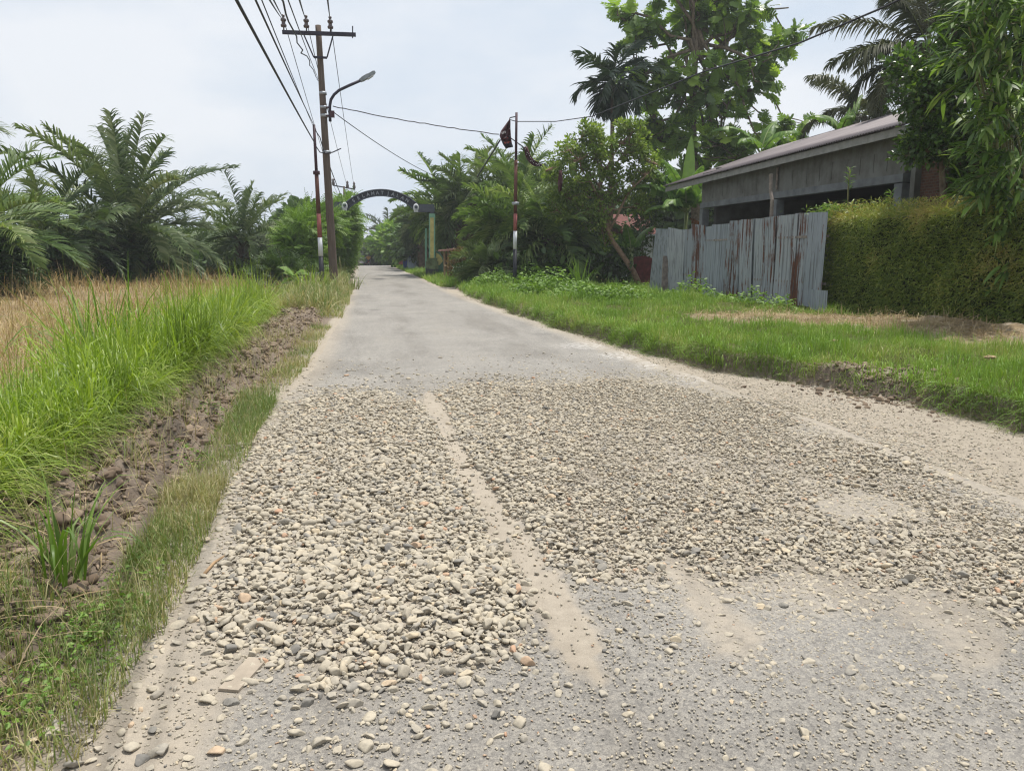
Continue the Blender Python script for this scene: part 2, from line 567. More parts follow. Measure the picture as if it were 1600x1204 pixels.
M['tallgrass'] = leafmat('tall_grass_blade', [(0.11, 0.175, 0.018), (0.17, 0.26, 0.024), (0.24, 0.345, 0.036), (0.33, 0.41, 0.065), (0.44, 0.46, 0.17)], 0.45, 0.36, 0.4, (0.20, 0.20, 0.07), 0.5)
M['elegrass'] = leafmat('elephant_grass_blade', [(0.08, 0.145, 0.022), (0.13, 0.225, 0.03), (0.20, 0.30, 0.06), (0.34, 0.42, 0.20)], 0.4, 0.36, 0.45)
M['verge'] = leafmat('verge_grass_blade', [(0.075, 0.13, 0.03), (0.11, 0.18, 0.04), (0.16, 0.235, 0.055), (0.30, 0.29, 0.13), (0.42, 0.36, 0.20)], 0.5, 0.25, 0.3, (0.32, 0.28, 0.14), 0.6)
M['lawn'] = leafmat('bank_grass_blade', [(0.08, 0.155, 0.02), (0.125, 0.235, 0.026), (0.175, 0.31, 0.036), (0.25, 0.36, 0.065), (0.38, 0.38, 0.15)], 0.5, 0.28, 0.3, (0.20, 0.18, 0.08), 0.6)
M['bankdry'] = leafmat('bank_dry_blade', [(0.27, 0.225, 0.15), (0.19, 0.155, 0.09), (0.11, 0.125, 0.045), (0.10, 0.16, 0.026), (0.17, 0.25, 0.04)], 0.8, 0.15, 0.1)
M['drygrass'] = leafmat('dry_grass_blade', [(0.13, 0.08, 0.04), (0.25, 0.165, 0.08), (0.36, 0.255, 0.13), (0.50, 0.385, 0.22), (0.16, 0.165, 0.055)], 0.7, 0.2, 0.2)
M['straw'] = leafmat('straw_blade', [(0.22, 0.16, 0.09), (0.34, 0.26, 0.15), (0.46, 0.37, 0.24)], 0.8, 0.1, 0.1)
M['weed'] = leafmat('weed_leaf', [(0.08, 0.15, 0.024), (0.13, 0.23, 0.034), (0.21, 0.33, 0.055)], 0.5, 0.28, 0.3)
M['croton'] = leafmat('bronze_leaf', [(0.11, 0.075, 0.018), (0.18, 0.11, 0.025), (0.05, 0.065, 0.018)], 0.5, 0.2, 0.3)
M['frond_dry'] = leafmat('dry_frond_leaf', [(0.13, 0.085, 0.045), (0.22, 0.155, 0.085)], 0.8, 0.15, 0.1)
M['bark'] = plain('bark', (0.16, 0.125, 0.09), 0.9, 0, 0.45, 9, 0.1, 0.5)
M['bark_pale'] = plain('pale_bark', (0.34, 0.28, 0.21), 0.9, 0, 0.4, 8, 0.1, 0.4)
M['bark_red'] = plain('red_bark', (0.27, 0.18, 0.12), 0.9, 0, 0.4, 9, 0.1, 0.3)
M['palmtrunk'] = plain('palm_trunk', (0.10, 0.07, 0.045), 0.95, 0, 0.6, 5, 0.1, 0.9)
M['pseudostem'] = plain('banana_stem', (0.22, 0.27, 0.10), 0.5, 0, 0.3, 4, 0.3)
M['culm'] = plain('bamboo_culm', (0.17, 0.16, 0.07), 0.5, 0, 0.3, 3, 0.3)
M['hedgecore'] = plain('hedge_dark_core', (0.028, 0.034, 0.012), 1.0, 0, 0.5, 14, 0.0, 0.6)
M['steel_dark'] = plain('dark_steel', (0.035, 0.030, 0.045), 0.6, 0.3, 0.3, 8)
M['wire'] = plain('cable_rubber', (0.025, 0.025, 0.032), 0.6, 0, 0.2, 4)
M['galv'] = plain('galvanised_steel', (0.34, 0.36, 0.38), 0.5, 0.5, 0.2, 8)
M['lampgrey'] = plain('lamp_grey', (0.25, 0.27, 0.28), 0.45, 0.2, 0.2, 9)
M['porcelain'] = plain('brown_porcelain', (0.075, 0.045, 0.04), 0.25, 0, 0.2, 6, 0.6)
M['maroon'] = plain('maroon_paint', (0.055, 0.022, 0.030), 0.6, 0, 0.35, 6)
M['rustbrown'] = plain('rusty_pole_paint', (0.10, 0.038, 0.026), 0.75, 0, 0.4, 7)
M['brickred'] = plain('faded_red_paint', (0.27, 0.085, 0.075), 0.7, 0, 0.25, 7)
M['whitepaint'] = plain('white_paint', (0.62, 0.63, 0.65), 0.6, 0, 0.12, 8)
M['lettergrey'] = plain('faded_letter_paint', (0.26, 0.27, 0.30), 0.7, 0, 0.2, 8)
M['ventback'] = plain('shaded_vent_block', (0.085, 0.083, 0.074), 0.95, 0, 0.3, 3)
M['blackpaint'] = plain('black_paint', (0.022, 0.023, 0.03), 0.55, 0, 0.4, 7)
M['archblack'] = plain('arch_black_paint', (0.03, 0.032, 0.042), 0.6, 0, 0.4, 5)
M['archgrey'] = plain('arch_grey_paint', (0.075, 0.085, 0.105), 0.6, 0, 0.25, 4)
M['colgreen'] = plain('column_green_paint', (0.20, 0.38, 0.26), 0.7, 0, 0.2, 5)
M['colyellow'] = plain('column_yellow_paint', (0.52, 0.44, 0.16), 0.7, 0, 0.25, 4)
M['darkgreen'] = plain('dark_green_paint', (0.08, 0.17, 0.11), 0.7, 0, 0.25, 4)
M['plinth'] = plain('mossy_plinth', (0.12, 0.15, 0.075), 0.9, 0, 0.5, 5, 0.1, 0.4)
M['plinth_dark'] = plain('dark_plinth', (0.04, 0.042, 0.045), 0.9, 0, 0.5, 5)
M['bluepaint'] = plain('blue_paint', (0.035, 0.065, 0.24), 0.6, 0, 0.2, 5)
M['paleblue'] = plain('pale_blue_paint', (0.42, 0.50, 0.62), 0.6, 0, 0.15, 5)
M['wood'] = plain('weathered_wood', (0.30, 0.20, 0.115), 0.85, 0, 0.35, 7)
M['woodgrey'] = plain('grey_wood', (0.22, 0.185, 0.16), 0.9, 0, 0.35, 9)
M['pinkroof'] = plain('faded_pink_roof', (0.36, 0.20, 0.16), 0.8, 0, 0.25, 4)
M['tileroof'] = plain('red_tile_roof', (0.13, 0.042, 0.034), 0.8, 0, 0.5, 14)
M['housepale'] = plain('pale_house_wall', (0.55, 0.56, 0.58), 0.8, 0, 0.15, 3)
M['reddoor'] = plain('rusty_red_sheet', (0.15, 0.028, 0.024), 0.6, 0, 0.5, 6)
M['fascia'] = plain('fascia_board', (0.24, 0.235, 0.22), 0.8, 0, 0.2, 6)
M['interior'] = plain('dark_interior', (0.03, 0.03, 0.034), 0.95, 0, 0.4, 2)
M['banner'] = plain('banner_cloth', (0.06, 0.016, 0.020), 0.75, 0, 0.35, 9)
M['bannerdark'] = plain('banner_dark_hem', (0.018, 0.018, 0.026), 0.75, 0, 0.2, 9)
M['print_white'] = plain('white_print', (0.55, 0.5, 0.5), 0.7, 0, 0.2, 9)
M['print_red'] = plain('red_print', (0.38, 0.06, 0.04), 0.7, 0, 0.2, 9)
M['cardark'] = plain('dark_car_paint', (0.02, 0.022, 0.026), 0.3, 0, 0.2, 3, 0.5)
M['glassdark'] = plain('dark_glass', (0.02, 0.025, 0.03), 0.1, 0, 0.1, 3, 0.6)
M['rubber'] = plain('tyre_rubber', (0.02, 0.02, 0.02), 0.9, 0, 0.2, 3)
M['yellowshirt'] = plain('yellow_shirt', (0.62, 0.30, 0.05), 0.8, 0, 0.15, 5)
M['skin'] = plain('skin', (0.25, 0.13, 0.08), 0.6, 0, 0.1, 5)
M['redpaint'] = plain('red_bike_paint', (0.30, 0.03, 0.025), 0.35, 0, 0.15, 5, 0.5)
M['trousers'] = plain('dark_trousers', (0.03, 0.032, 0.05), 0.9, 0, 0.2, 5)
M['hair'] = plain('black_hair', (0.012, 0.011, 0.011), 0.7, 0, 0.2, 5)
M['litterblue'] = plain('blue_plastic', (0.10, 0.27, 0.48), 0.4, 0, 0.3, 20)
M['litterteal'] = plain('teal_plastic', (0.04, 0.17, 0.14), 0.5, 0, 0.3, 20)
M['litterwhite'] = plain('white_plastic', (0.72, 0.72, 0.70), 0.5, 0, 0.1, 20)
M['plank'] = plain('dusty_plank', (0.33, 0.28, 0.22), 0.9, 0, 0.15, 14, 0.1, 0.4)
M['deadleaf'] = plain('dead_leaf', (0.34, 0.25, 0.14), 0.8, 0, 0.3, 14)

def m_pole_wood():
    m, n, l, out = mat_new('weathered_pole_wood')
    v = obvec(n, l, (14, 14, 0.8))
    t = noise(n, l, 2.2, 8, 0.65, v)
    r = ramp(n, [(0.25, (0.065, 0.050, 0.042)), (0.5, (0.135, 0.105, 0.085)), (0.75, (0.21, 0.17, 0.14))])
    l.new(t.outputs['Fac'], r.inputs[0])
    t2 = noise(n, l, 1.4, 4, 0.6, obvec(n, l, (1, 1, 1)))
    c = mixc(n, l, mth(n, l, 'MULTIPLY', t2.outputs['Fac'], 0.7), r.outputs[0], (0.10, 0.072, 0.055))
    bsdf(n, l, out, c, 0.9, 0, 0.15, t.outputs['Fac'], 0.6, 0.02)
    return m
M['polewood'] = m_pole_wood()

def m_ground():
    m, n, l, out = mat_new('earth_and_sand')
    z = attr(n, 'zone')
    sep = n.new('ShaderNodeSeparateColor'); l.new(z.outputs['Color'], sep.inputs[0])
    v = obvec(n, l)
    big = noise(n, l, 1.3, 6, 0.6, v)
    mid = noise(n, l, 9, 8, 0.7, v)
    fine = noise(n, l, 70, 6, 0.75, v)
    soil = ramp(n, [(0.25, (0.085, 0.066, 0.050)), (0.5, (0.195, 0.155, 0.12)), (0.75, (0.32, 0.262, 0.205))])
    l.new(mixc(n, l, 0.5, mid.outputs['Fac'], fine.outputs['Fac']), soil.inputs[0])
    sand = ramp(n, [(0.25, (0.22, 0.188, 0.148)), (0.5, (0.345, 0.30, 0.24)), (0.75, (0.45, 0.395, 0.318))])
    l.new(mixc(n, l, 0.45, mid.outputs['Fac'], fine.outputs['Fac']), sand.inputs[0])
    green = ramp(n, [(0.3, (0.055, 0.06, 0.022)), (0.5, (0.085, 0.095, 0.03)), (0.75, (0.13, 0.125, 0.055))])
    l.new(mid.outputs['Fac'], green.inputs[0])
    straw = ramp(n, [(0.25, (0.15, 0.105, 0.06)), (0.5, (0.25, 0.19, 0.115)), (0.78, (0.38, 0.305, 0.20))])
    l.new(mixc(n, l, 0.5, mid.outputs['Fac'], fine.outputs['Fac']), straw.inputs[0])
    def msk(s):
        a = mth(n, l, 'SUBTRACT', mid.outputs['Fac'], 0.5)
        a = mth(n, l, 'MULTIPLY', a, 1.1)
        a = mth(n, l, 'ADD', s, a)
        mr = n.new('ShaderNodeMapRange'); mr.interpolation_type = 'SMOOTHSTEP'
        mr.inputs[1].default_value = 0.38; mr.inputs[2].default_value = 0.62
        l.new(a, mr.inputs[0])
        return mr.outputs[0]
    c = mixc(n, l, msk(sep.outputs[1]), soil.outputs[0], green.outputs[0])
    c = mixc(n, l, msk(sep.outputs[2]), c, straw.outputs[0])
    c = mixc(n, l, msk(sep.outputs[0]), c, sand.outputs[0])
    h = mixc(n, l, 0.35, mid.outputs['Fac'], fine.outputs['Fac'])
    bsdf(n, l, out, c, 0.95, 0, 0.1, h, 0.9, 0.03)
    return m
M['ground'] = m_ground()

def m_asphalt():
    m, n, l, out = mat_new('dusty_asphalt')
    v = obvec(n, l)
    big = noise(n, l, 0.9, 6, 0.6, v)
    mid = noise(n, l, 14, 6, 0.65, v)
    fine = noise(n, l, 230, 4, 0.8, v)
    vo = n.new('ShaderNodeTexVoronoi'); vo.inputs['Scale'].default_value = 95; l.new(v, vo.inputs['Vector'])
    base = ramp(n, [(0.3, (0.195, 0.186, 0.171)), (0.55, (0.258, 0.246, 0.227)), (0.8, (0.34, 0.322, 0.293))])
    l.new(mixc(n, l, 0.4, big.outputs['Fac'], mid.outputs['Fac']), base.inputs[0])
    sp = ramp(n, [(0.30, (0.25, 0.25, 0.25)), (0.50, (0.98, 0.98, 0.98)), (0.72, (1.75, 1.72, 1.64))])
    l.new(fine.outputs['Fac'], sp.inputs[0])
    c = mixc(n, l, 0.8, base.outputs[0], sp.outputs[0], 'MULTIPLY')
    vr = ramp(n, [(0.0, (0.6, 0.6, 0.62)), (0.5, (1.0, 1.0, 1.0)), (1.0, (1.35, 1.32, 1.25))])
    sv = n.new('ShaderNodeSeparateColor'); l.new(vo.outputs['Color'], sv.inputs[0])
    l.new(sv.outputs[0], vr.inputs[0])
    c = mixc(n, l, 0.7, c, vr.outputs[0], 'MULTIPLY')
    du = attr(n, 'dust')
    a = mth(n, l, 'MULTIPLY', mth(n, l, 'SUBTRACT', mid.outputs['Fac'], 0.5), 0.9)
    a = mth(n, l, 'ADD', du.outputs['Fac'], a, True)
    a = mth(n, l, 'MULTIPLY', a, du.outputs['Fac'], True)
    a = mth(n, l, 'MULTIPLY', a, 1.25, True)
    sand = ramp(n, [(0.25, (0.22, 0.188, 0.148)), (0.5, (0.345, 0.30, 0.24)), (0.75, (0.45, 0.395, 0.318))])
    l.new(mixc(n, l, 0.6, mid.outputs['Fac'], fine.outputs['Fac']), sand.inputs[0])
    c = mixc(n, l, a, c, sand.outputs[0])
    ck = n.new('ShaderNodeTexVoronoi'); ck.feature = 'DISTANCE_TO_EDGE'; ck.inputs['Scale'].default_value = 0.55
    wv = n.new('ShaderNodeVectorMath'); wv.operation = 'ADD'; l.new(v, wv.inputs[0])
    wn = noise(n, l, 2.2, 4, 0.6, v); l.new(wn.outputs['Color'], wv.inputs[1]); l.new(wv.outputs[0], ck.inputs['Vector'])
    cm = n.new('ShaderNodeMapRange'); cm.inputs[1].default_value = 0.003; cm.inputs[2].default_value = 0.010; cm.inputs[3].default_value = 0.42; cm.inputs[4].default_value = 0.0
    l.new(ck.outputs['Distance'], cm.inputs[0])
    cg = n.new('ShaderNodeMapRange'); cg.inputs[1].default_value = 0.5; cg.inputs[2].default_value = 0.62; l.new(big.outputs['Fac'], cg.inputs[0])
    c = mixc(n, l, mth(n, l, 'MULTIPLY', cm.outputs[0], cg.outputs[0]), c, (0.08, 0.077, 0.072))
    st = noise(n, l, 0.45, 5, 0.65, obvec(n, l, (2.2, 0.5, 1)))
    sr = ramp(n, [(0.36, (0.80, 0.79, 0.78)), (0.5, (1, 1, 1)), (0.66, (1.10, 1.09, 1.07))])
    l.new(st.outputs['Fac'], sr.inputs[0])
    c = mixc(n, l, 1.0, c, sr.outputs[0], 'MULTIPLY')
    cr = attr(n, 'patch')
    c = mixc(n, l, cr.outputs['Fac'], c, (0.075, 0.073, 0.072))
    pl = attr(n, 'pale')
    pk = n.new('ShaderNodeMapRange'); pk.inputs[1].default_value = 0.46; pk.inputs[2].default_value = 0.60; l.new(mid.outputs['Fac'], pk.inputs[0])
    pm = mth(n, l, 'MULTIPLY', pl.outputs['Fac'], mth(n, l, 'MULTIPLY', pk.outputs[0], 0.75), True)
    c = mixc(n, l, pm, c, (0.52, 0.495, 0.465))
    h = mixc(n, l, 0.6, vo.outputs['Distance'], fine.outputs['Fac'])
    bsdf(n, l, out, c, 0.92, 0, 0.2, h, 0.75, 0.006)
    return m
M['asphalt'] = m_asphalt()

def m_stone():
    m, n, l, out = mat_new('river_stone')
    a = attr(n, 'rnd')
    r = ramp(n, [(0.0, (0.185, 0.176, 0.16)), (0.12, (0.285, 0.265, 0.23)), (0.25, (0.36, 0.328, 0.274)), (0.5, (0.405, 0.362, 0.288)), (0.8, (0.44, 0.39, 0.303)), (0.95, (0.50, 0.42, 0.30)), (1.0, (0.43, 0.27, 0.18))])
    l.new(a.outputs['Fac'], r.inputs[0])
    v = obvec(n, l)
    t = noise(n, l, 60, 5, 0.7, v)
    rr = ramp(n, [(0.3, (0.72, 0.72, 0.73)), (0.7, (1.2, 1.18, 1.14))])
    l.new(t.outputs['Fac'], rr.inputs[0])
    c = mixc(n, l, 0.8, r.outputs[0], rr.outputs[0], 'MULTIPLY')
    bsdf(n, l, out, c, 0.85, 0, 0.2, t.outputs['Fac'], 0.35, 0.004)
    return m
M['stone'] = m_stone()
M['clod'] = leafmat('soil_clod', [(0.09, 0.066, 0.048), (0.18, 0.135, 0.098), (0.29, 0.225, 0.165)], 0.95, 0, 0.05)

def m_concrete():
    m, n, l, out = mat_new('stained_concrete')
    t = noise(n, l, 1.6, 7, 0.65, obvec(n, l))
    s = noise(n, l, 2.0, 5, 0.6, obvec(n, l, (1.0, 3.2, 0.35)))
    r = ramp(n, [(0.3, (0.075, 0.073, 0.062)), (0.48, (0.13, 0.13, 0.116)), (0.6, (0.165, 0.168, 0.156)), (0.78, (0.215, 0.22, 0.207))])
    l.new(mixc(n, l, 0.28, t.outputs['Fac'], s.outputs['Fac']), r.inputs[0])
    bsdf(n, l, out, r.outputs[0], 0.9, 0, 0.1, t.outputs['Fac'], 0.3, 0.02)
    return m
M['concrete'] = m_concrete()
M['concrete_grey'] = plain('grey_concrete_beam', (0.145, 0.155, 0.158), 0.9, 0, 0.3, 2.5, 0.1, 0.3)

def m_zinc():
    m, n, l, out = mat_new('rusty_zinc_sheet')
    ru = attr(n, 'rust'); sh = attr(n, 'rnd')
    t = noise(n, l, 3, 6, 0.6, obvec(n, l))
    s = noise(n, l, 1.0, 6, 0.7, obvec(n, l, (17, 17, 0.42)))
    base = ramp(n, [(0.0, (0.19, 0.213, 0.24)), (0.5, (0.285, 0.312, 0.34)), (1.0, (0.39, 0.405, 0.415))])
    l.new(mixc(n, l, 0.55, sh.outputs['Fac'], t.outputs['Fac']), base.inputs[0])
    f = mth(n, l, 'ADD', mth(n, l, 'MULTIPLY', s.outputs['Fac'], 0.75), mth(n, l, 'MULTIPLY', t.outputs['Fac'], 0.25))
    f = mth(n, l, 'ADD', f, mth(n, l, 'MULTIPLY', ru.outputs['Fac'], 0.17))
    mr = n.new('ShaderNodeMapRange'); mr.interpolation_type = 'SMOOTHSTEP'
    mr.inputs[1].default_value = 0.645; mr.inputs[2].default_value = 0.70
    l.new(f, mr.inputs[0])
    rust = ramp(n, [(0.3, (0.040, 0.018, 0.014)), (0.7, (0.14, 0.054, 0.03))])
    l.new(t.outputs['Fac'], rust.inputs[0])
    crease_shade = noise(n, l, 1.0, 3, 0.6, obvec(n, l, (34, 34, 0.35)))
    ck = ramp(n, [(0.40, (0.30, 0.28, 0.27)), (0.47, (1, 1, 1))])  # dark streaks paint the shade of crevices into the zinc colour
    l.new(crease_shade.outputs['Fac'], ck.inputs[0])
    bc = mixc(n, l, 0.6, base.outputs[0], ck.outputs[0], 'MULTIPLY')
    c = mixc(n, l, mr.outputs[0], bc, rust.outputs[0])
    bsdf(n, l, out, c, 0.62, 0.15, 0.3)
    return m
M['zinc'] = m_zinc()

def m_roof():
    m, n, l, out = mat_new('corrugated_roof_paint')
    t = noise(n, l, 2, 6, 0.6, obvec(n, l))
    r = ramp(n, [(0.3, (0.088, 0.072, 0.075)), (0.7, (0.145, 0.122, 0.126))])
    l.new(t.outputs['Fac'], r.inputs[0])
    bsdf(n, l, out, r.outputs[0], 0.45, 0.2, 0.4)
    return m
M['roof'] = m_roof()

def m_brick():
    m, n, l, out = mat_new('raw_brick')
    b = n.new('ShaderNodeTexBrick')
    tc = n.new('ShaderNodeTexCoord')
    sx = n.new('ShaderNodeSeparateXYZ'); l.new(tc.outputs['Object'], sx.inputs[0])
    cb = n.new('ShaderNodeCombineXYZ'); l.new(sx.outputs[1], cb.inputs[0]); l.new(sx.outputs[2], cb.inputs[1])
    l.new(cb.outputs[0], b.inputs['Vector'])
    b.inputs['Scale'].default_value = 4.2
    b.inputs['Color1'].default_value = (0.11, 0.055, 0.035, 1)
    b.inputs['Color2'].default_value = (0.075, 0.04, 0.028, 1)
    b.inputs['Mortar'].default_value = (0.10, 0.085, 0.07, 1)
    b.inputs['Mortar Size'].default_value = 0.025
    bsdf(n, l, out, b.outputs['Color'], 0.95, 0, 0.1, b.outputs['Fac'], -0.4, 0.02)
    return m
M['brick'] = m_brick()
# ------------------------------------------------------------------ ground sheet
def axis(segs):
    out = []
    for a, b, st in segs:
        out.append(np.arange(a, b, st))
    return np.unique(np.round(np.concatenate(out + [[segs[-1][1]]]), 4))

def grid_faces(nx, ny):
    i = np.arange(ny - 1)[:, None] * nx; j = np.arange(nx - 1)[None]
    return np.stack([i + j, i + j + 1, i + nx + j + 1, i + nx + j], -1).reshape(-1, 4)

gx = axis([(-260, -80, 45), (-80, -24, 4), (-24, -6, 0.6), (-6, -2.6, 0.12), (-2.6, -0.2, 0.04), (-0.2, 3.0, 0.4), (3.0, 6.6, 0.05), (6.6, 12, 0.3), (12, 40, 3), (40, 260, 44)])
gy = axis([(-60, -4, 8), (-4, 1, 0.5), (1, 10, 0.05), (10, 20, 0.12), (20, 45, 0.4), (45, 160, 2.5), (160, 420, 52)])
GX, GY = np.meshgrid(gx, gy)
GZ = H(GX, GY)
dl, dr, de = RL(GY) - GX, GX - RR(GY), GX - BE(GY)
sand = np.maximum(np.where(dl > -.3, 1 - ss(dl, 0.02, 0.42), 0), np.where(dr > -.4, 1 - ss(de, -0.12, 0.06), 0))
sand = np.where((dl <= 0) & (dr <= 0), 1, sand) * (1 - 0.75 * ss(GY, 18, 34) * ss(dl, 0.05, .1))
green = np.where(de > 0.05, ss(de, 0.1, 0.4), 0) + np.where(dl > 1.2, ss(dl, 1.3, 2.0) * (1 - ss(dl, 2.3, 3.2)), 0) + np.where(dl > 0, ss(GY, 20, 30) * ss(dl, .1, .4), 0)
straw = np.where(dl > 0, ss(dl, 2.3, 3.4) * (1 - ss(GY, 33, 40)), 0)
# the bare straw strewn strip in front of the metal fence and the hedge
_s = [G(*p)[:2] for p in ((1120, 496), (1200, 500), (1300, 503), (1400, 505), (1500, 512), (1560, 526))]
bare = np.zeros_like(GX)
for (a, b), w in zip(zip(_s[:-1], _s[1:]), (0.55, 0.85, 1.0, .95, 0.85)):
    t = np.clip(((GX - a[0]) * (b[0] - a[0]) + (GY - a[1]) * (b[1] - a[1])) / ((b - a) @ (b - a)), 0, 1)
    d = np.hypot(GX - a[0] - t * (b[0] - a[0]), GY - a[1] - t * (b[1] - a[1]))
    bare = np.maximum(bare, 1 - ss(d, w * 0.8, w * 1.5))
straw = np.maximum(straw, bare)
green = green * (1 - bare)
sand = np.maximum(sand, bare * 0.42)
_w = G(1370, 583)
worn = np.exp(-(((GX - _w[0]) / 0.5) ** 2 + ((GY - _w[1]) / 0.85) ** 2))
sand = np.maximum(sand, .47 * worn); green = green * (1 - worn)
zone = np.stack([sand, np.clip(green, 0, 1), np.clip(straw, 0, 1), np.ones_like(sand)], -1).reshape(-1, 4)
me = new_mesh('ground', np.stack([GX, GY, GZ], -1).reshape(-1, 3), grid_faces(len(gx), len(gy)), M['ground'], {'zone': zone})
tagp(link('ground', me), 'earth ground with sandy shoulders, soil strip and field', 'ground', None, 'structure')

# ------------------------------------------------------------------ road sheet
def seg_mask(px, py, pts, ws):
    """0..1 mask along a polyline laid out on the road as the photograph shows the tracks"""
    out = np.zeros(np.shape(px))
    pts = np.array(pts, float)
    for i in range(len(pts) - 1):
        a, b = pts[i], pts[i + 1]; d = b - a
        t = np.clip(((px - a[0]) * d[0] + (py - a[1]) * d[1]) / (d @ d), 0, 1)
        w = ws[i] + (ws[i + 1] - ws[i]) * t
        q = np.hypot((px - a[0] - t * d[0]), (py - a[1] - t * d[1])) / w + .8 * (fbm(px / 22, py / 16, 37, 3) - .5)
        out = np.maximum(out, 1 - ss(q, 0.45, 1.15))
    return out

TRACK = [(672, 622), (692, 660), (712, 705), (742, 755), (780, 815), (822, 870), (860, 930), (900, 1000), (925, 1045)]
TRACK_W = [16, 15, 18, 22, 30, 36, 42, 46, 34]
TRACK2 = [(1055, 885), (1100, 940), (1150, 995)]
TRACK3 = [(1440, 945), (1530, 1000)]

def projv(X, Y, Z):
    d = np.stack([X, Y, Z - CAM_H], -1)
    c = np.maximum(d @ _fw, 0.05)
    return 800 + FPX * (d @ _rt) / c, 602 - FPX * (d @ _up) / c, c

def tracks(px, py):
    return np.maximum(np.maximum(seg_mask(px, py, TRACK, TRACK_W), 0.8 * seg_mask(px, py, TRACK2, [22, 38, 50])), 0.7 * seg_mask(px, py, TRACK3, [60, 70]))

def gravel_density(X, Y):
    px, py, c = projv(X, Y, np.zeros_like(X))
    wob = 46 * (fbm(X * 2.6, Y * 2.6, 30, 4) - 0.5)
    top = np.interp(px, [380, 440, 520, 600, 660, 700, 760, 850, 950, 1050, 1150, 1250, 1400, 1500, 1600, 1800], [650, 626, 612, 618, 626, 612, 600, 597, 592, 588, 606, 640, 694, 740, 790, 850]) + wob * 0.4
    bot = np.interp(px, [180, 250, 330, 400, 600, 750, 810, 850, 900, 1000, 1100, 1200, 1300, 1400, 1600, 1800], [880, 950, 1030, 1060, 1075, 1060, 1010, 930, 905, 915, 925, 950, 985, 1000, 975, 960]) + wob * 2.2
    lft = np.interp(py, [600, 640, 700, 850, 900, 1000, 1204], [450, 425, 395, 345, 320, 290, 190]) + wob
    fade = 1 + 1.6 * ss(px, 1050, 1300)
    d = ss((py - top) / fade, -24, 30) * (1 - ss(py - bot, -70, 70)) ** 1.3 * ss(px - lft, -40, 60)
    spill = 0.035 * ss(py - top, -75, 0) + 0.10 * (1 - ss(py - bot, 40, 200)) * ss(py, 800, 950)
    spill = np.maximum(spill, 0.13 * (1 - ss(px, 560, 820)) * ss(py, 940, 1020))
    spill = np.where(py < top - 90, 0.0, spill)
    d = np.maximum(d, spill)
    d = d * (1 - 0.93 * tracks(px, py))
    patch = fbm(X * 1.1, Y * 1.1, 33, 3)
    d = d * np.where(px > 900, 0.50 + 0.6 * ss(patch, 0.32, 0.6), 0.70 + 0.40 * ss(patch, 0.3, 0.6))
    return np.where((X > RL(Y) - 0.25) & (X < BE(Y) - 0.1), d, 0), px, py

ry = axis([(-4, 1, 0.5), (1, 9, 0.05), (9, 20, 0.1), (20, 50, 0.4), (50, 150, 2.0)])
rs = np.linspace(-0.03, 1.03, 78)
RY = np.repeat(ry[:, None], len(rs), 1)
L0 = (RL(ry) - 0.02)[:, None]; R0 = (RR(ry) + 0.02)[:, None]
RX = L0 + (R0 - L0) * rs[None]
RZ = 0.010 * (fbm(RX * 1.2, RY * 0.8, 40, 3) - 0.5) + crest(RY)
RZ[:, 0] -= 0.06; RZ[:, -1] -= 0.06
gd, rpx, rpy = gravel_density(RX, RY)
dust = np.maximum(np.clip(gd * 1.35, 0, 0.8), tracks(rpx, rpy) * 1.0)
edge = np.minimum(RX - RL(RY), RR(RY) - RX)
dust = np.maximum(dust, 0.75 * (1 - ss(edge, 0.0, 0.45)))
dust = np.maximum(dust, 0.85 * (1 - ss(rpx - np.interp(rpy, [880, 1000, 1204], [340, 430, 330]), -60, 70)) * ss(rpy, 860, 960))
dust = np.maximum(dust, 0.20 + 0.22 * (fbm(RX * .9, RY * .9, 44, 3)) * (RY < 9))
def blob(cx, cy, rx, ry_):
    return np.exp(-(((rpx - cx) / rx) ** 2 + ((rpy - cy) / ry_) ** 2) ** 2)
patch = 0.75 * blob(592, 436, 11, 1.1) + 0.5 * blob(620, 421, 38, 1.6) + 0.3 * blob(845, 522, 16, 2) + 0.35 * blob(585, 484, 10, 1)
pale = blob(915, 540, 42, 6) + blob(975, 556, 40, 7) + blob(1015, 570, 22, 6) + 0.6 * blob(1080, 592, 40, 8)
me = new_mesh('road', np.stack([RX, RY, RZ], -1).reshape(-1, 3), grid_faces(len(rs), len(ry)), M['asphalt'],
              {'dust': np.clip(dust, 0, 1).ravel(), 'patch': np.clip(patch, 0, 1).ravel(), 'pale': np.clip(pale, 0, 1).ravel()})
tagp(link('road', me), 'worn grey asphalt road running to the arch', 'road', None, 'structure')

# ------------------------------------------------------------------ gravel
def ico(sub):
    import bmesh
    bm = bmesh.new()
    bmesh.ops.create_icosphere(bm, subdivisions=sub, radius=1.0)
    V = np.array([v.co[:] for v in bm.verts]); F = np.array([[v.index for v in f.verts] for f in bm.faces])
    bm.free()
    return V, F

def stone_shapes(sub, n, seed):
    r = np.random.default_rng(seed)
    V0, F0 = ico(sub)
    out = []
    for _ in range(n):
        V = V0.copy()
        for _k in range(r.integers(6, 12)):          # flat facets cut into a rounded pebble
            d = nrm(r.normal(size=3)); c = r.uniform(0.40, 0.82)
            h = V @ d
            V = V - np.maximum(0, h - c)[:, None] * d * r.uniform(0.85, 1.0)
        V += 0.05 * r.normal(size=V.shape) * (0.6 if sub < 3 else 0.3)
        V *= np.array((1.0, r.uniform(0.62, 0.9), r.uniform(0.38, 0.62)))
        out.append(V)
    return out, F0

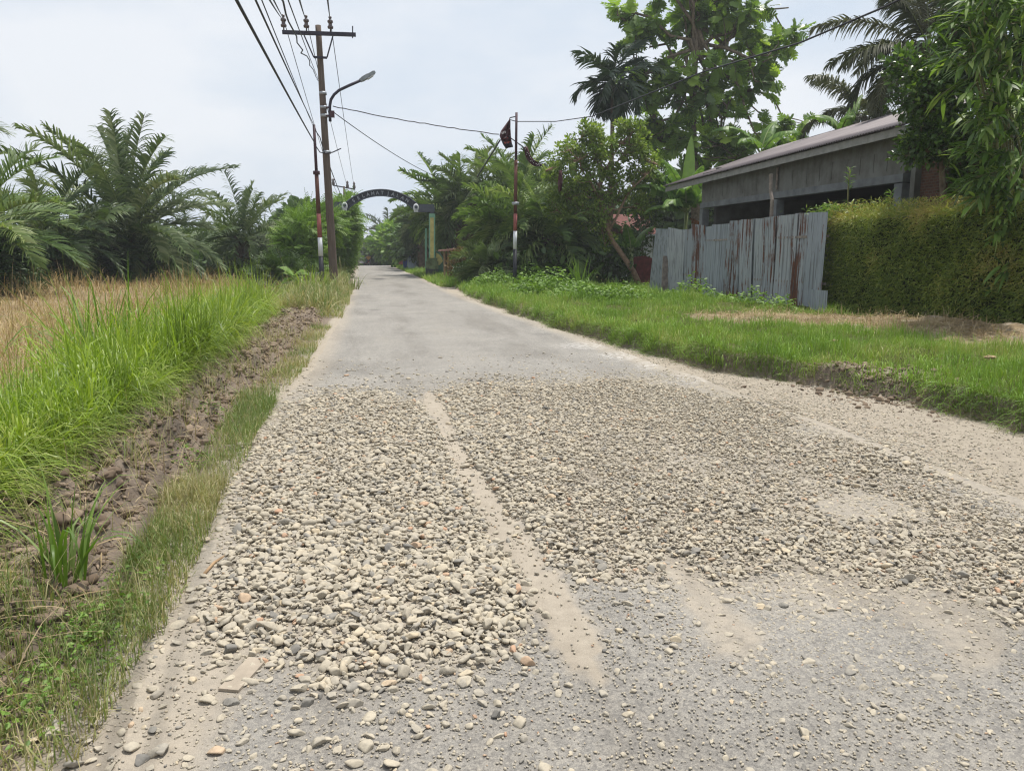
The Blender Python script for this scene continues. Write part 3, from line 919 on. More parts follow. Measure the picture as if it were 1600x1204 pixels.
def place_stones(X, Y, size, shapes, F0, sink=0.25, lift=None, tilt=0.45):
    N = len(X)
    k = rng.integers(0, len(shapes), N)
    a = rng.uniform(0, 2 * math.pi, N)
    A = np.stack([np.cos(a), np.sin(a), rng.normal(0, tilt * .5, N)], 1)
    Nn = np.stack([rng.normal(0, tilt, N), rng.normal(0, tilt, N), np.ones(N)], 1)
    inside = (X > RL(Y)) & (X < RR(Y))
    Z = np.where(inside, 0.0, H(X, Y)) + size * (0.5 - sink)
    if lift is not None: Z = Z + lift
    rnd = np.clip(0.2 + 0.72 * rng.beta(2.0, 1.8, N), 0, 1)
    rnd = np.where(rng.random(N) < 0.09, rng.uniform(0, 0.22, N), rnd)
    rnd = np.where(rng.random(N) < 0.05, rng.uniform(0.9, 1.0, N), rnd)
    P = np.stack([X, Y, Z], 1)
    res = []
    for s in range(len(shapes)):
        q = k == s
        if q.any():
            sc = size[q][:, None] * np.ones(3) * rng.uniform(0.85, 1.15, (q.sum(), 3))
            res.append(scatter(shapes[s], F0, P[q], A[q], Nn[q], sc, rnd[q]))
    return res

def sample_gravel(n, y0=1.55, y1=10.5):
    u = rng.random(n)
    Y = y0 + (y1 - y0) * u
    X = rng.uniform(-1.1, 5.3, n)
    d, px, py = gravel_density(X, Y)
    keep = rng.random(n) < d
    return X[keep], Y[keep], d[keep], px[keep], py[keep]

big_shapes, big_F = stone_shapes(3, 12, 1)
mid_shapes, mid_F = stone_shapes(2, 12, 2)
lo_shapes, lo_F = stone_shapes(1, 8, 3)
X, Y, d, px, py = sample_gravel(175000)
size = np.clip(np.exp(rng.normal(math.log(0.0160), 0.36, len(X))), 0.009, 0.042)
size = size * (1 - .24 * ss(px, 760, 1000)) * np.where(d < 0.2, 0.95, 1.0)
lift = np.where(d > 0.5, rng.random(len(X)) ** 1.5 * 0.018, 0)
near = Y < 3.6
geo = place_stones(X[near], Y[near], size[near], big_shapes, big_F, .33 + .12 * ss(px[near], 760, 1000), lift[near])
gn = cat_geo(geo)
geo = place_stones(X[~near], Y[~near], size[~near], mid_shapes, mid_F, .33 + .12 * ss(px[~near], 760, 1000), lift[~near])
gf = cat_geo(geo)
# crushed fines between the stones
def fines(n, smin, smax):
    Y = 1.5 + 8 * rng.random(n) ** 1.5
    X = rng.uniform(-0.9, 5.0, n)
    d, px, py = gravel_density(X, Y)
    inside = (X > RL(Y) - .2)
    p = np.clip(0.30 + 1.2 * d, 0, 1) * inside * (1 - 0.6 * tracks(px, py)) * np.where(Y > 8.2, 0.05, 1)
    k = (rng.random(n) < p) & (X < BE(Y) - .1)
    return X[k], Y[k], rng.uniform(smin, smax, k.sum()) 
X, Y, s = fines(150000, 0.003, 0.0085)
gl = cat_geo(place_stones(X, Y, s, lo_shapes, lo_F, 0.2))
V, F, rn = cat_geo([gn, gf, gl])
stuff('gravel', V, F, M['stone'], 'pale river gravel spread thickly over the broken road', 'gravel', rn)
# grit and pebbles on the sandy shoulder
n = 5000
Y = 3.5 + 22 * rng.random(n) ** 1.6; X = RR(Y) + rng.random(n) * (BE(Y) - RR(Y) + .15)
V, F, rn = cat_geo(place_stones(X, Y, rng.uniform(0.004, 0.014, n), lo_shapes, lo_F, 0.2))
stuff('pebbles', V, F, M['stone'], 'small pebbles scattered along the sandy road shoulder', 'pebbles', rn)
# loose soil clods on the dug strip beside the road
WORN_C = G(1360, 588)[:2]
n = 24000
Y = 2.0 + 22 * rng.random(n) ** 1.5; dlr = 0.35 + 1.25 * rng.beta(1.6, 1.8, n); X = RL(Y) - dlr
q_ = WORN_C + rng.normal(0, 1, (1500, 2)) * (.3, .5)
X = np.concatenate([X, q_[:, 0]]); Y = np.concatenate([Y, q_[:, 1]]); n = len(X)
V, F, rn = cat_geo(place_stones(X, Y, np.clip(np.exp(rng.normal(math.log(0.012), 0.68, n)), .003, .07), mid_shapes, mid_F, 0.35))
stuff('soil', V, F, M['clod'], 'crumbly brown soil clods dug up along the road edge', 'soil', rn)

# single stones that lie apart on the road edge
LOOSE = [
    (245, 1190, 17, 'large smooth oval grey stone lying alone on the sand at the bottom edge', 0.42, 0.62),
    (340, 1192, 15, 'flat pinkish wedge stone on bare sand beside the large oval stone', 0.97, 0.4),
    (302, 1075, 9, 'small yellow tan pebble on the sandy road edge beside a pale flat stone', 0.93, 0.7),
    (238, 1082, 11, 'rounded cream stone at the grass edge above the teal plastic scrap', 0.6, 0.7),
    (302, 974, 10, 'tan upright stone alone on grey dust beside the grass tuft', 0.9, 0.7),
    (362, 1115, 14, 'dark bluish grey stone beside the thin buried plank', 0.05, 0.6),
    (325, 1031, 13, 'long flat brown grey stone on dust above the buried plank', 0.3, 0.3),
    (380, 1178, 11, 'smooth oval pale stone on the asphalt right of the pinkish wedge stone', 0.45, 0.55),
    (776, 1136, 10, 'dark square edged stone on bare asphalt below the gravel', 0.02, 0.8),
    (807, 1025, 10, 'brown round stone at the lower gravel edge by the sand track', 0.2, 0.75),
    (1223, 960, 9, 'dark grey upright stone at the lower gravel edge on the open asphalt', 0.08, 0.75),
    (1272, 977, 11, 'wide dark slab stone below the dark grey upright stone', 0.12, 0.4),
    (655, 1168, 9, 'bright white angular pebble on bare asphalt near the bottom', 0.6, 0.7),
    (1030, 975, 9, 'flat grey pebble alone on dust beside the wide sand track', 0.3, 0.4),
]
for i, (px, py, r_, lab, rv, fl) in enumerate(LOOSE):
    p = G(px, py)
    s = pxsize(r_, p)
    V, F0 = big_shapes[i % len(big_shapes)], big_F
    V = V * np.array((1, 1, fl / 0.5)) * s
    a = 0.4 * math.sin(i * 2.1) + (0.15 if i == 0 else 0)
    V = V @ np.array([[math.cos(a), -math.sin(a), 0], [math.sin(a), math.cos(a), 0], [0, 0, 1]]).T
    z = (0.0 if RL(p[1]) < p[0] < RR(p[1]) else p[2]) + s * fl * 0.32
    o = link('loose_stone', new_mesh('loose_stone', V, F0, M['stone'], {'rnd': np.full(len(V), rv)}), None, (p[0], p[1], z))
    tagp(o, lab, 'stone', 'loose stones lying apart at the road edge')
    o.location.z = z

# thin plank half buried in the sand, scraps, stick
p = G(382, 1070)
b = MB().box((p[0], p[1], 0.006), (0.07, 0.20, 0.010), [[math.cos(-.35), -math.sin(-.35), 0], [math.sin(-.35), math.cos(-.35), 0], [0, 0, 1]])
solo('plank', b, M['plank'], 'thin pale plank half buried in sand among stones', 'plank', p)
p = G(330, 880)
b = MB().tube([G(318, 902) + (0, 0, .012), G(335, 885) + (0, 0, .02), G(358, 868) + (0, 0, .012)], [0.008, 0.007, 0.005], 6)
solo('stick', b, M['wood'], 'dry brown stick lying at the grass edge beside the gravel', 'stick', p, smooth=True)

def crumple(name, px, py, rpx_, mat, lab, cat, seed, lift=0.02, flat=0.6):
    r = np.random.default_rng(seed)
    p = G(px, py); p[2] += lift
    V, F = ico(3)
    s = pxsize(rpx_, p)
    V = V * (1 + 0.35 * (r.random((len(V), 1)) - 0.5)) + 0.16 * r.normal(size=V.shape)
    V = V * np.array((s, s * .7, s * flat))
    o = link(name, new_mesh(name, V, F, mat, {'rnd': np.full(len(V), .5)}, False), None, tuple(p))
    return tagp(o, lab, cat)
crumple('plastic_scrap', 228, 660, 5, M['litterblue'], 'crumpled blue plastic scrap on the dark soil', 'litter', 5)
crumple('plastic_scrap', 248, 1092, 10, M['litterteal'], 'torn teal plastic strip on sand beside the grass', 'litter', 6, 0.0, 0.2)
crumple('paper_scrap', 1326, 463, 4, M['litterwhite'], 'small white paper scrap caught low in the hedge', 'litter', 7, 0.28, 0.9)
crumple('fallen_leaf', 1302, 547, 6, M['deadleaf'], 'pale dry leaf lying on the grass of the bank', 'leaf', 8, 0.12, 0.3)
crumple('fallen_leaf', 1545, 572, 9, M['deadleaf'], 'curled brown leaf in the bright grass below the bamboo', 'leaf', 9, 0.12, 0.3)

# ------------------------------------------------------------------ grasses
def grass(X, Y, h, w, lean=0.35, droop=(0.4, 1.6), nseg=3, prof='grass', flat=False, zoff=-0.01):
    N = len(X)
    a = rng.uniform(0, 2 * math.pi, N)
    ln = np.abs(rng.normal(0, lean, N))
    D = np.stack([np.cos(a) * ln, np.sin(a) * ln, np.ones(N) * (0.25 if flat else 1)], 1)
    S = np.stack([-np.sin(a), np.cos(a), np.zeros(N)], 1) + 0.5 * rdir(N)
    P = np.stack([X, Y, H(X, Y) + zoff], 1)
    tone = np.clip(0.55 * rng.random(N) + 1.1 * (fbm(X * 1.1, Y * 1.1, 90, 3) - 0.27), 0, 1)
    return ribbons(P, D, S, h, w, rng.uniform(*droop, N), nseg, prof, tone)

def clumped(n, x0, x1, y0, y1, ypow, seed, sc, thr):
    Y = y0 + (y1 - y0) * rng.random(n) ** ypow; X = rng.uniform(x0, x1, n)
    k = fbm(X * sc, Y * sc, seed, 3) > thr + 0.22 * (rng.random(n) - 0.5)
    return X[k], Y[k]

# tall bright grass on the left
G_ = []
n = 21000
Y = 2.3 + 15.5 * rng.random(n) ** 1.35
inner = RL(Y) - np.interp(Y, [2, 3, 5, 8, 12, 18], [1.2, 1.14, 1.06, 1.15, 1.36, 1.6]) - 0.30 * (fbm(Y * 0.8, 2.0 + 0 * Y, 51, 3) - .5)
X = inner - np.abs(rng.beta(1.05, 1.7, n)) * np.interp(Y, [2, 5, 8, 18], [1.7, 1.25, 1.35, 1.7])
c = fbm(X * 0.9, Y * 0.9, 52, 3)
h = (0.22 + 1.3 * np.clip(c - .18, 0, 1)) * rng.uniform(0.6, 1.35, n) * np.interp(Y, [2, 5, 9, 18], [.75, .82, 1.15, 1.5]) * (0.7 + 0.3 * ss(RL(Y) - X, 1.0, 1.6))
h = h * (0.80 + 0.3 * ss(Y, 5.5, 7) * (1 - ss(Y, 9, 11)))
k = rng.random(n) < 0.95
G_.append(grass(X[k], Y[k], h[k] * 1.12, rng.uniform(0.007, 0.021, k.sum()), 0.38, (0.6, 3.4), 6))
# broad bladed clumps among it
for k_ in range(70):
    yc_ = 3.2 + 12 * rng.random() ** 1.3; nn = 46
    xc_ = float(RL(yc_)) - np.interp(yc_, [2, 5, 8, 12, 18], [1.25, 1.15, 1.2, 1.35, 1.5]) - .95 * rng.random() ** 1.4
    aa_ = rng.uniform(0, 2 * math.pi, nn); ln = rng.uniform(.05, .6, nn); rr_ = .14 * np.sqrt(rng.random(nn))
    X = xc_ + rr_ * np.cos(aa_); Y = yc_ + rr_ * np.sin(aa_)
    D = np.stack([np.cos(aa_) * ln, np.sin(aa_) * ln, np.ones(nn)], 1)
    hh_ = rng.uniform(.5, .95) * np.interp(yc_, [3, 6, 12], [.65, 1.0, 1.3])
    G_.append(ribbons(np.stack([X, Y, H(X, Y)], 1), D, np.stack([-np.sin(aa_), np.cos(aa_), np.zeros(nn)], 1) + .5 * rdir(nn), hh_ * rng.uniform(.55, 1.15, nn), rng.uniform(.014, .028, nn), rng.uniform(.3, 2.8, nn), 6, 'grass', np.clip(rng.random() * .4 + .55 * rng.random(nn), 0, 1)))
# falling outward over the soil
n = 3500
Y = 2.6 + 13 * rng.random(n) ** 1.3
X = RL(Y) - np.interp(Y, [2, 3, 5, 8, 12, 18], [1.2, 1.14, 1.06, 1.15, 1.36, 1.6]) - 0.35 * rng.random(n)
N = n
D = np.stack([rng.uniform(0.2, 0.9, N), rng.normal(0, .35, N), rng.uniform(.5, 1.0, N)], 1)
P = np.stack([X, Y, H(X, Y)], 1)
G_.append(ribbons(P, D, np.stack([rng.normal(0, .2, N), np.ones(N), rng.normal(0, .2, N)], 1), rng.uniform(.3, .75, N), rng.uniform(.006, .012, N), rng.uniform(1.0, 3.0, N), 6))
V, F, rn, tt = cat_geo(G_)
stuff('tall_grass', V, F, M['tallgrass'], 'dense tall bright green grass beside the dug soil strip', 'grass', rn, tt)

# elephant grass tussocks with broad blades
def tussock(px, py, n, hmin, hmax, w, label, spread=0.3, mat='elegrass'):
    p = G(px, py)
    a = rng.uniform(0, 2 * math.pi, n); r_ = spread * np.sqrt(rng.random(n))
    X = p[0] + r_ * np.cos(a); Y = p[1] + r_ * np.sin(a)
    ln = rng.uniform(0.08, 0.55, n)
    a2 = a + rng.normal(0, .6, n)
    D = np.stack([np.cos(a2) * ln, np.sin(a2) * ln, np.ones(n)], 1)
    S = np.stack([-np.sin(a2), np.cos(a2), np.zeros(n)], 1) + .6 * rdir(n)
    g = ribbons(np.stack([X, Y, H(X, Y)], 1), D, S, rng.uniform(hmin, hmax, n), w * rng.uniform(.7, 1.3, n), rng.uniform(0.2, 2.2, n), 7)
    o = vpart('grass_tussock', g[0] - p, g[1], M[mat], None, g[2], g[3])
    o.location = tuple(p)
    tagp(o, label, 'grass tussock', 'big grass tussocks standing above the rest')
tussock(165, 610, 110, 0.8, 1.65, 0.034, 'broad bladed elephant grass tussock, tallest in the bright grass')
tussock(245, 590, 60, 0.6, 1.2, 0.026, 'elephant grass tussock beside the tallest broad bladed one', 0.3)
tussock(292, 560, 45, 0.8, 1.45, 0.03, 'slim upright grass tussock in front of the dry field', 0.16)
tussock(335, 540, 40, 0.7, 1.3, 0.026, 'upright grass tussock between slim tussock and young oil palm', 0.2)
tussock(390, 492, 45, 0.8, 1.6, 0.03, 'upright grass tussock in front of the small oil palm', 0.2)
tussock(415, 487, 40, 0.8, 1.5, 0.03, 'last grass tussock before the big leaved papaya seedling', 0.2)
tussock(100, 900, 26, 0.3, 0.55, 0.016, 'tall lone grass tussock on the soil nearest the viewer', 0.07)
tussock(908, 449, 70, 0.7, 1.5, 0.035, 'dark green fountain grass tussock beside the leaning tree stakes', 0.3, 'weed')
tussock(485, 462, 110, 0.5, 1.1, 0.035, 'arching green grass tussock at the striped pole foot', 0.45, 'tallgrass')
tussock(548, 452, 60, 0.4, 0.9, 0.03, 'pale grass tussock beside the timber pole foot', 0.3, 'verge')

# verge grass between soil and gravel
G_ = []
def verge(n, y0, y1, off0, off1, hs, ypow, thr, seed, wid=(0.003, 0.006)):
    Y = y0 + (y1 - y0) * rng.random(n) ** ypow
    X = RL(Y) - rng.uniform(off0, off1, n)
    k = fbm(X * 1.6, Y * 1.6, seed, 3) > thr + 0.75 * (rng.random(n) - 0.5)
    X, Y = X[k], Y[k]
    h = hs * np.exp(rng.normal(0, 0.35, len(X))) * (0.6 + 0.8 * fbm(X * 2.5, Y * 2.5, seed + 1, 2))
    q = grass(X, Y, h, rng.uniform(*wid, len(X)), 0.5, (0.3, 2.2), 4)
    dryer = np.repeat(np.where(rng.random(len(X)) < .28, .4, .06), 10)
    G_.append((q[0], q[1], np.clip(q[2] + dryer, 0, 1), q[3]))
verge(8500, 1.4, 3.2, 0.08, 0.72, 0.085, 1.0, 0.48, 55)
for q_ in (0,):
    Y = 1.5 + 11 * rng.random(420) ** 1.4; X = RL(Y) - rng.uniform(.1, .95, 420)
    G_.append(grass(X, Y, rng.uniform(.15, .42, 420), .0035, .6, (.1, 1.2), 4)[:2] + (np.repeat(rng.uniform(.75, 1, 420), 10), np.tile(np.repeat(np.linspace(0, 1, 5), 2), 420)))
verge(8000, 2.8, 4.8, 0.04, 0.34, 0.095, 1.0, 0.44, 56)
verge(9000, 4.4, 7.5, 0.06, 0.38, 0.10, 1.0, 0.44, 57)
verge(8000, 7.0, 15.0, 0.10, 0.45, 0.10, 1.0, 0.60, 57, (0.005, 0.009))
verge(4000, 1.6, 4.0, 0.55, 1.1, 0.12, 1.0, 0.58, 59)
verge(3000, 4.5, 13, 0.5, 1.3, 0.20, 1.0, 0.55, 60)
verge(7000, 17, 34, -0.02, 0.55, 0.15, 1.0, 0.52, 61, (0.008, 0.016))
verge(26000, 18, 60, 0.3, 2.6, 0.38, 1.3, 0.15, 62, (0.012, 0.026))
V, F, rn, tt = cat_geo(G_)
stuff('verge_grass', V, F, M['verge'], 'short mixed green and dry grass along the gravel edge', 'grass', rn, tt)

# dry field
n = 52000
Y = 4.2 + 36 * rng.random(n) ** 1.15
X = RL(Y) - 2.0 - (0.06 * Y + 30 * (Y / 40)) * rng.random(n) ** 0.9
k = (fbm(X * 0.5, Y * 0.5, 63, 3) > 0.2) & ((RL(Y) - X) > 2.2 - 0.5 * rng.random(n) + .8 * fbm(X, Y, 64, 2))
X, Y = X[k], Y[k]
h = (0.14 + 1.6 * np.clip(fbm(X * 0.7, Y * 0.7, 65, 4) - .2, 0, 1) ** 1.2) * rng.uniform(0.5, 1.5, len(X))
g = grass(X, Y, h, (0.004 + 0.0005 * Y) * rng.uniform(.7, 1.3, len(X)), 0.6, (0.3, 3.0), 4)
stuff('dry_grass', g[0], g[1], M['drygrass'], 'sprayed dry brown grass covering the palm field', 'grass', g[2], g[3])

# straw: cut stems on the soil strip, the bare strip and the mound
G_ = []
n = 4500
Y = 2.2 + 16 * rng.random(n) ** 1.4; X = RL(Y) - 0.4 - 1.1 * rng.random(n)
G_.append(grass(X, Y, rng.uniform(.05, .30, n), rng.uniform(.003, .008, n), 1.6, (0.4, 1.6), 3, 'grass', True, 0.012))
n = 7000
t = rng.random(n) * (len(_s) - 1.001); i = t.astype(int); f = (t - i)[:, None]
pp = np.array(_s)[i] * (1 - f) + np.array(_s)[i + 1] * f + rng.normal(0, [0.38, 0.5], (n, 2))
X, Y = pp[:, 0], pp[:, 1]
k = X < 8.95
X, Y = X[k], Y[k]
G_.append(grass(X, Y, rng.uniform(.06, .3, len(X)), rng.uniform(.005, .012, len(X)), 1.8, (0.5, 2.2), 3, 'grass', True, 0.02))
V, F, rn, tt = cat_geo(G_)
stuff('straw', V, F, M['straw'], 'pale cut straw strewn over bare ground and soil', 'straw', rn, tt)

# grass of the right bank
G_ = []
def bank(n, y0, y1, ypow, hs, wid, nseg=3):
    Y = y0 + (y1 - y0) * rng.random(n) ** ypow
    X = BE(Y) + 0.02 + (9.0 - BE(Y)) * rng.random(n) ** 1.15
    b = np.zeros(n)
    for a_, b_ in zip(_s[:-1], _s[1:]):
        t = np.clip(((X - a_[0]) * (b_[0] - a_[0]) + (Y - a_[1]) * (b_[1] - a_[1])) / ((b_ - a_) @ (b_ - a_)), 0, 1)
        b = np.maximum(b, 1 - ss(np.hypot(X - a_[0] - t * (b_[0] - a_[0]), Y - a_[1] - t * (b_[1] - a_[1])), 0.65, 1.25))
    # a worn earth lip above the sand
    wl = np.exp(-(((X - WORN[0]) / 0.42) ** 2 + ((Y - WORN[1]) / 0.75) ** 2))
    b0 = b
    k = (rng.random(n) > b0 * 1.02) & (rng.random(n) > wl * 1.25) & (fbm(X * 2, Y * 2, 70, 3) > 0.28)
    X, Y = X[k], Y[k]; bk = b0[k]
    h = hs * np.exp(rng.normal(0, .32, len(X))) * (0.35 + 2.4 * np.clip(fbm(X * 1.6, Y * 1.6, 71, 4) - .15, 0, 1) ** 1.3)
    h = h * (1 - .55 * bk)
    G_.append(grass(X, Y, h, rng.uniform(*wid, len(X)), 0.4, (0.3, 2.0), nseg))
WORN = G(1370, 583)
bank(60000, 3.5, 11, 1.0, 0.125, (0.004, 0.008))
bank(45000, 10, 20, 1.0, 0.125, (0.006, 0.011))
bank(36000, 18, 34, 1.0, 0.17, (0.010, 0.018))
for k_ in range(75):
    yc_ = 5 + 24 * rng.random() ** 1.2; xc_ = float(BE(yc_)) + rng.uniform(.05, 1.1) ** 1.3; nn = 70
    X = xc_ + rng.normal(0, .10, nn); Y = yc_ + rng.normal(0, .14, nn)
    X = np.maximum(X, BE(Y) + .02)
    q = grass(X, Y, rng.uniform(.12, .30, nn), rng.uniform(.006, .012, nn), .5, (.5, 2.4), 3)
    G_.append((q[0], q[1], np.clip(q[2] * .5 + rng.random() * .5, 0, 1), q[3]))
n = 9000
Y = 4.0 + 24 * rng.random(n) ** 1.3
Y = Y[(np.abs(Y - WORN[1]) > .8) | (rng.random(n) < .15)]; n = len(Y)
X = BE(Y) + rng.normal(0.10, 0.07, n)
D = np.stack([-rng.uniform(0, 1.1, n), rng.normal(0, .45, n), rng.uniform(.25, 1.0, n)], 1)
G_.append(ribbons(np.stack([X, Y, H(X, Y) - .01], 1), D, np.stack([rng.normal(0, .4, n), np.ones(n), rng.normal(0, .3, n)], 1), rng.uniform(.08, .24, n) * (.4 + 1.1 * fbm(X * 1.7, Y * 1.7, 75, 2)), rng.uniform(.005, .009, n), rng.uniform(1, 3.2, n), 3, 'grass', np.clip(.5 * rng.random(n) + .8 * (fbm(X * 1.1, Y * 1.1, 76, 2) - .3), 0, 1)))
n = 30000
Y = 32 + 56 * rng.random(n) ** 1.3; X = RR(Y) + 0.05 + (2.6 + 0.03 * Y) * rng.random(n)
G_.append(grass(X, Y, 0.22 * np.exp(rng.normal(0, .35, n)), rng.uniform(.018, .035, n), 0.5, (0.3, 2.0), 3))
V, F, rn, tt = cat_geo(G_)
stuff('bank_grass', V, F, M['lawn'], 'short bright green grass on the raised bank', 'grass', rn, tt)
# overhanging dry fringe of the bank
n = 9000
Y = 4.2 + 20 * rng.random(n) ** 1.2
Y = Y[(np.abs(Y - WORN[1]) > .7) | (rng.random(n) < .7)]; n = len(Y)
X = BE(Y) + rng.normal(0.06, 0.09, n)
D = np.stack([-rng.uniform(.1, 1.0, n), rng.normal(0, .55, n), rng.uniform(-0.1, .8, n)], 1)
P = np.stack([X, Y, H(X, Y) - 0.005], 1)
g = ribbons(P, D, np.stack([rng.normal(0, .3, n), np.ones(n), rng.normal(0, .5, n)], 1), rng.uniform(.06, .2, n) * (0.5 + fbm(X * 2, Y * 2, 74, 2)), rng.uniform(.003, .007, n), rng.uniform(.6, 3.0, n), 4, 'grass', np.clip(1.6 * (fbm(X * .9, Y * .9, 73, 3) - .25) + .3 * rng.random(n), 0, 1))
stuff('bank_fringe_grass', g[0], g[1], M['bankdry'], 'dull dry grass roots hanging over the bank edge', 'grass', g[2], g[3])

# low broad leaved weeds
LV, LF = leaf_ov(0.55)
def leaf_heap(px, py, n, rx, ry_, hh, size, seed=0):
    p = G(px, py)
    r_ = np.sqrt(rng.random(n)); a = rng.uniform(0, 2 * math.pi, n)
    X = p[0] + rx * r_ * np.cos(a); Y = p[1] + ry_ * r_ * np.sin(a)
    Z = H(X, Y) + hh * (1 - r_ ** 2) * (0.35 + 0.65 * rng.random(n)) * (0.6 + 0.8 * vn(X * 2, Y * 2, 72))
    Nn = np.stack([rng.normal(0, .5, n), rng.normal(0, .5, n), np.ones(n)], 1)
    A = rdir(n, -0.5, 0.4)
    return scatter(LV, LF, np.stack([X, Y, Z], 1), A, Nn, size * rng.uniform(.6, 1.4, n))
W_ = [leaf_heap(*a) for a in ((850, 462, 2300, 1.2, 1.6, .75, .11), (775, 450, 1700, 1.2, 2.0, .6, .10), (905, 470, 1300, .9, 1.2, .5, .1), (960, 468, 1200, 1.2, 1.0, .45, .09), (830, 448, 1500, 1.0, 1.6, 1.0, .12), (1085, 462, 500, .3, 2.2, .45, .1),
      (1190, 483, 420, .25, 1.8, .35, .08), (735, 442, 700, .9, 2.0, .35, .12), (700, 430, 400, .7, 3, .3, .13), (1040, 455, 500, 1.0, 1.2, .4, .09))]
W_ += [leaf_heap(px, py, 110, .15, .2, .08, .022) for px, py in ((140, 985), (190, 960), (95, 1010), (60, 1090), (215, 905), (330, 640), (20, 1150), (300, 720), (130, 1040))]
V, F, rn = cat_geo(W_)
stuff('weeds', V, F, M['weed'], 'low leafy weeds at the bank foot and in the verge', 'weeds', rn)
# ------------------------------------------------------------------ timber power pole
GUT = 'power poles along the road'
pb = G(523, 449)
YP = pb[1]
def pp(px, py, dy=0.0): return atY(px, py, YP + dy)
pole = thing('utility_pole', 'tall weathered timber pole with steel crossarm beside the road', 'power pole', pb, GUT)
top = pp(497, 40)
b = MB()
ts = np.linspace(0, 1, 14)
P = pb[None] - np.array((0, 0, .3)) + (top - pb + np.array((0, 0, .3)))[None] * ts[:, None]
r0, r1 = pxsize(6.6, pb), pxsize(4.4, top)
b.tube(P, r0 + (r1 - r0) * ts, 16)
part('shaft', b, M['polewood'], pole, True)
b = MB(); b.bar(pp(441, 50.5, -.3), pp(556, 54.5, -.3), 0.10, 0.12)
arm = part('crossarm', b, M['steel_dark'], pole)
for x, y in ((443.5, 47), (479, 48), (516.5, 49.5)):
    base = pp(x, y, -.3)
    b = MB().lathe([(k_ * .78, z_ * .8) for k_, z_ in [(0.03, 0), (0.03, .10), (.12, .12), (.13, .2), (.085, .24), (.08, .33), (.125, .37), (.12, .44), (.06, .47), (.05, .52), (.075, .55), (.06, .61), (.02, .62)]], base, 12)
    part('insulator', b, M['porcelain'], pole, True)
b = MB().tube([pp(551, 60, -.3), pp(551, 41, -.3)], 0.022, 6)
part('bolt', b, M['steel_dark'], pole)
for q in ((475, 55, 490, 89), (520, 57, 511, 90)):
    part('brace', MB().bar(pp(q[0], q[1], -.32), pp(q[2], q[3], -.32), 0.045), M['steel_dark'], pole)
part('brace_plate', MB().bar(pp(490, 89.5, -.3), pp(511, 90.5, -.3), 0.05, 0.07), M['steel_dark'], pole)
for (x, y, r_) in ((504.5, 146, 5.0), (506, 168, 5.1), (507, 181, 5.2), (510.5, 238, 5.5)):
    c = pp(x, y); rr = pxsize(r_, c) + .02
    b = MB().lathe([(rr, -.05), (rr, .05)], c, 16)
    part('clamp_band', b, M['galv'], pole, True)
part('cable_hook', MB().tube([pp(507, 240, -.3), pp(520, 238, -.3), pp(533, 232, -.3)], .02, 5), M['steel_dark'], pole)

lp = pp(515.5, 178, -.35)
lamp = thing('street_lamp', 'curved arm street lamp bolted to the timber pole', 'street lamp', lp)
arc = [(516, 190), (515.3, 178), (515.3, 166), (517, 156), (522, 148), (530, 141), (546, 133.5), (563, 126)]
b = MB().tube([pp(x, y, -.35) for x, y in arc], 0.05, 8)
part('lamp_arm', b, M['steel_dark'], lamp, True)
b = MB()
h0, h1 = pp(563, 126, -.35), pp(586, 112.5, -.35)
hd = h1 - h0
for t0, t1, w, h in ((0.0, .16, .16, .12), (.14, .55, .25, .13), (.53, .93, .23, .10), (.92, 1.0, .17, .07)):
    b.bar(h0 + hd * t0, h0 + hd * t1, w, h)
hd_o = part('lamp_head', b, M['lampgrey'], lamp)
part('lamp_glass', MB().bar(h0 + hd * .5 - (0, 0, .10), h0 + hd * .88 - (0, 0, .085), .24, .02), M['whitepaint'], hd_o)
b = MB().box(pp(519, 178.5, -.35), (.16, .12, .22)).bar(pp(509, 168, -.35), pp(516, 168, -.35), .05).bar(pp(509, 181, -.35), pp(516, 181, -.35), .05)
part('junction_box', b, M['maroon'], lamp)

# ------------------------------------------------------------------ banded telephone poles
GTP = 'banded black white and red cable poles'
def banded_pole(name, label, base_px, top_px, rb, rt, marks, step=None):
    p = G(*base_px); Y = p[1]
    o = thing(name, label, 'cable pole', p, GTP)
    bx, by = base_px; tx, ty = top_px
    def at(y): return atY(bx + (tx - bx) * (by - y) / (by - ty), y, Y)
    def rad(y):
        return pxsize(rb + (rt - rb) * (by - y) / (by - ty), p)
    for nm, y0, y1, m in marks:
        a, c = at(y0), at(y1)
        if y0 >= by: a = p - np.array((0, 0, .2))
        k = 0.8 if (step and y1 < step) else 1.0
        b = MB().tube([a, c], [rad(y0) * k, rad(y1) * k], 12)
        part(nm, b, m, o, True)
    return o, at, Y
lpole, lat, LY = banded_pole('cable_pole', 'thin cable pole banded black white and red beside the timber pole', (504, 449), (490.5, 195), 3.9, 2.5,
    [('black_band', 449, 400, M['blackpaint']), ('white_band', 400, 371, M['whitepaint']), ('red_band', 371, 334, M['brickred']), ('shaft', 334, 270, M['rustbrown']), ('upper_shaft', 270, 195, M['maroon'])], 269)
b = MB().lathe([(.12, -.06), (.12, .06)], lat(270), 12); part('collar', b, M['maroon'], lpole, True)
rpole, rat, RYp = banded_pole('cable_pole', 'banded cable pole holding up the torn maroon banner', (804, 451), (807, 176), 3.2, 2.3,
    [('black_band', 451, 389, M['blackpaint']), ('white_band', 389, 361, M['whitepaint']), ('red_band', 361, 334, M['brickred']), ('shaft', 334, 250, M['rustbrown']), ('upper_shaft', 250, 176, M['maroon'])], 250)
b = MB().lathe([(.13, -.05), (.13, .05)], rat(318), 12); part('collar', b, M['galv'], rpole, True)
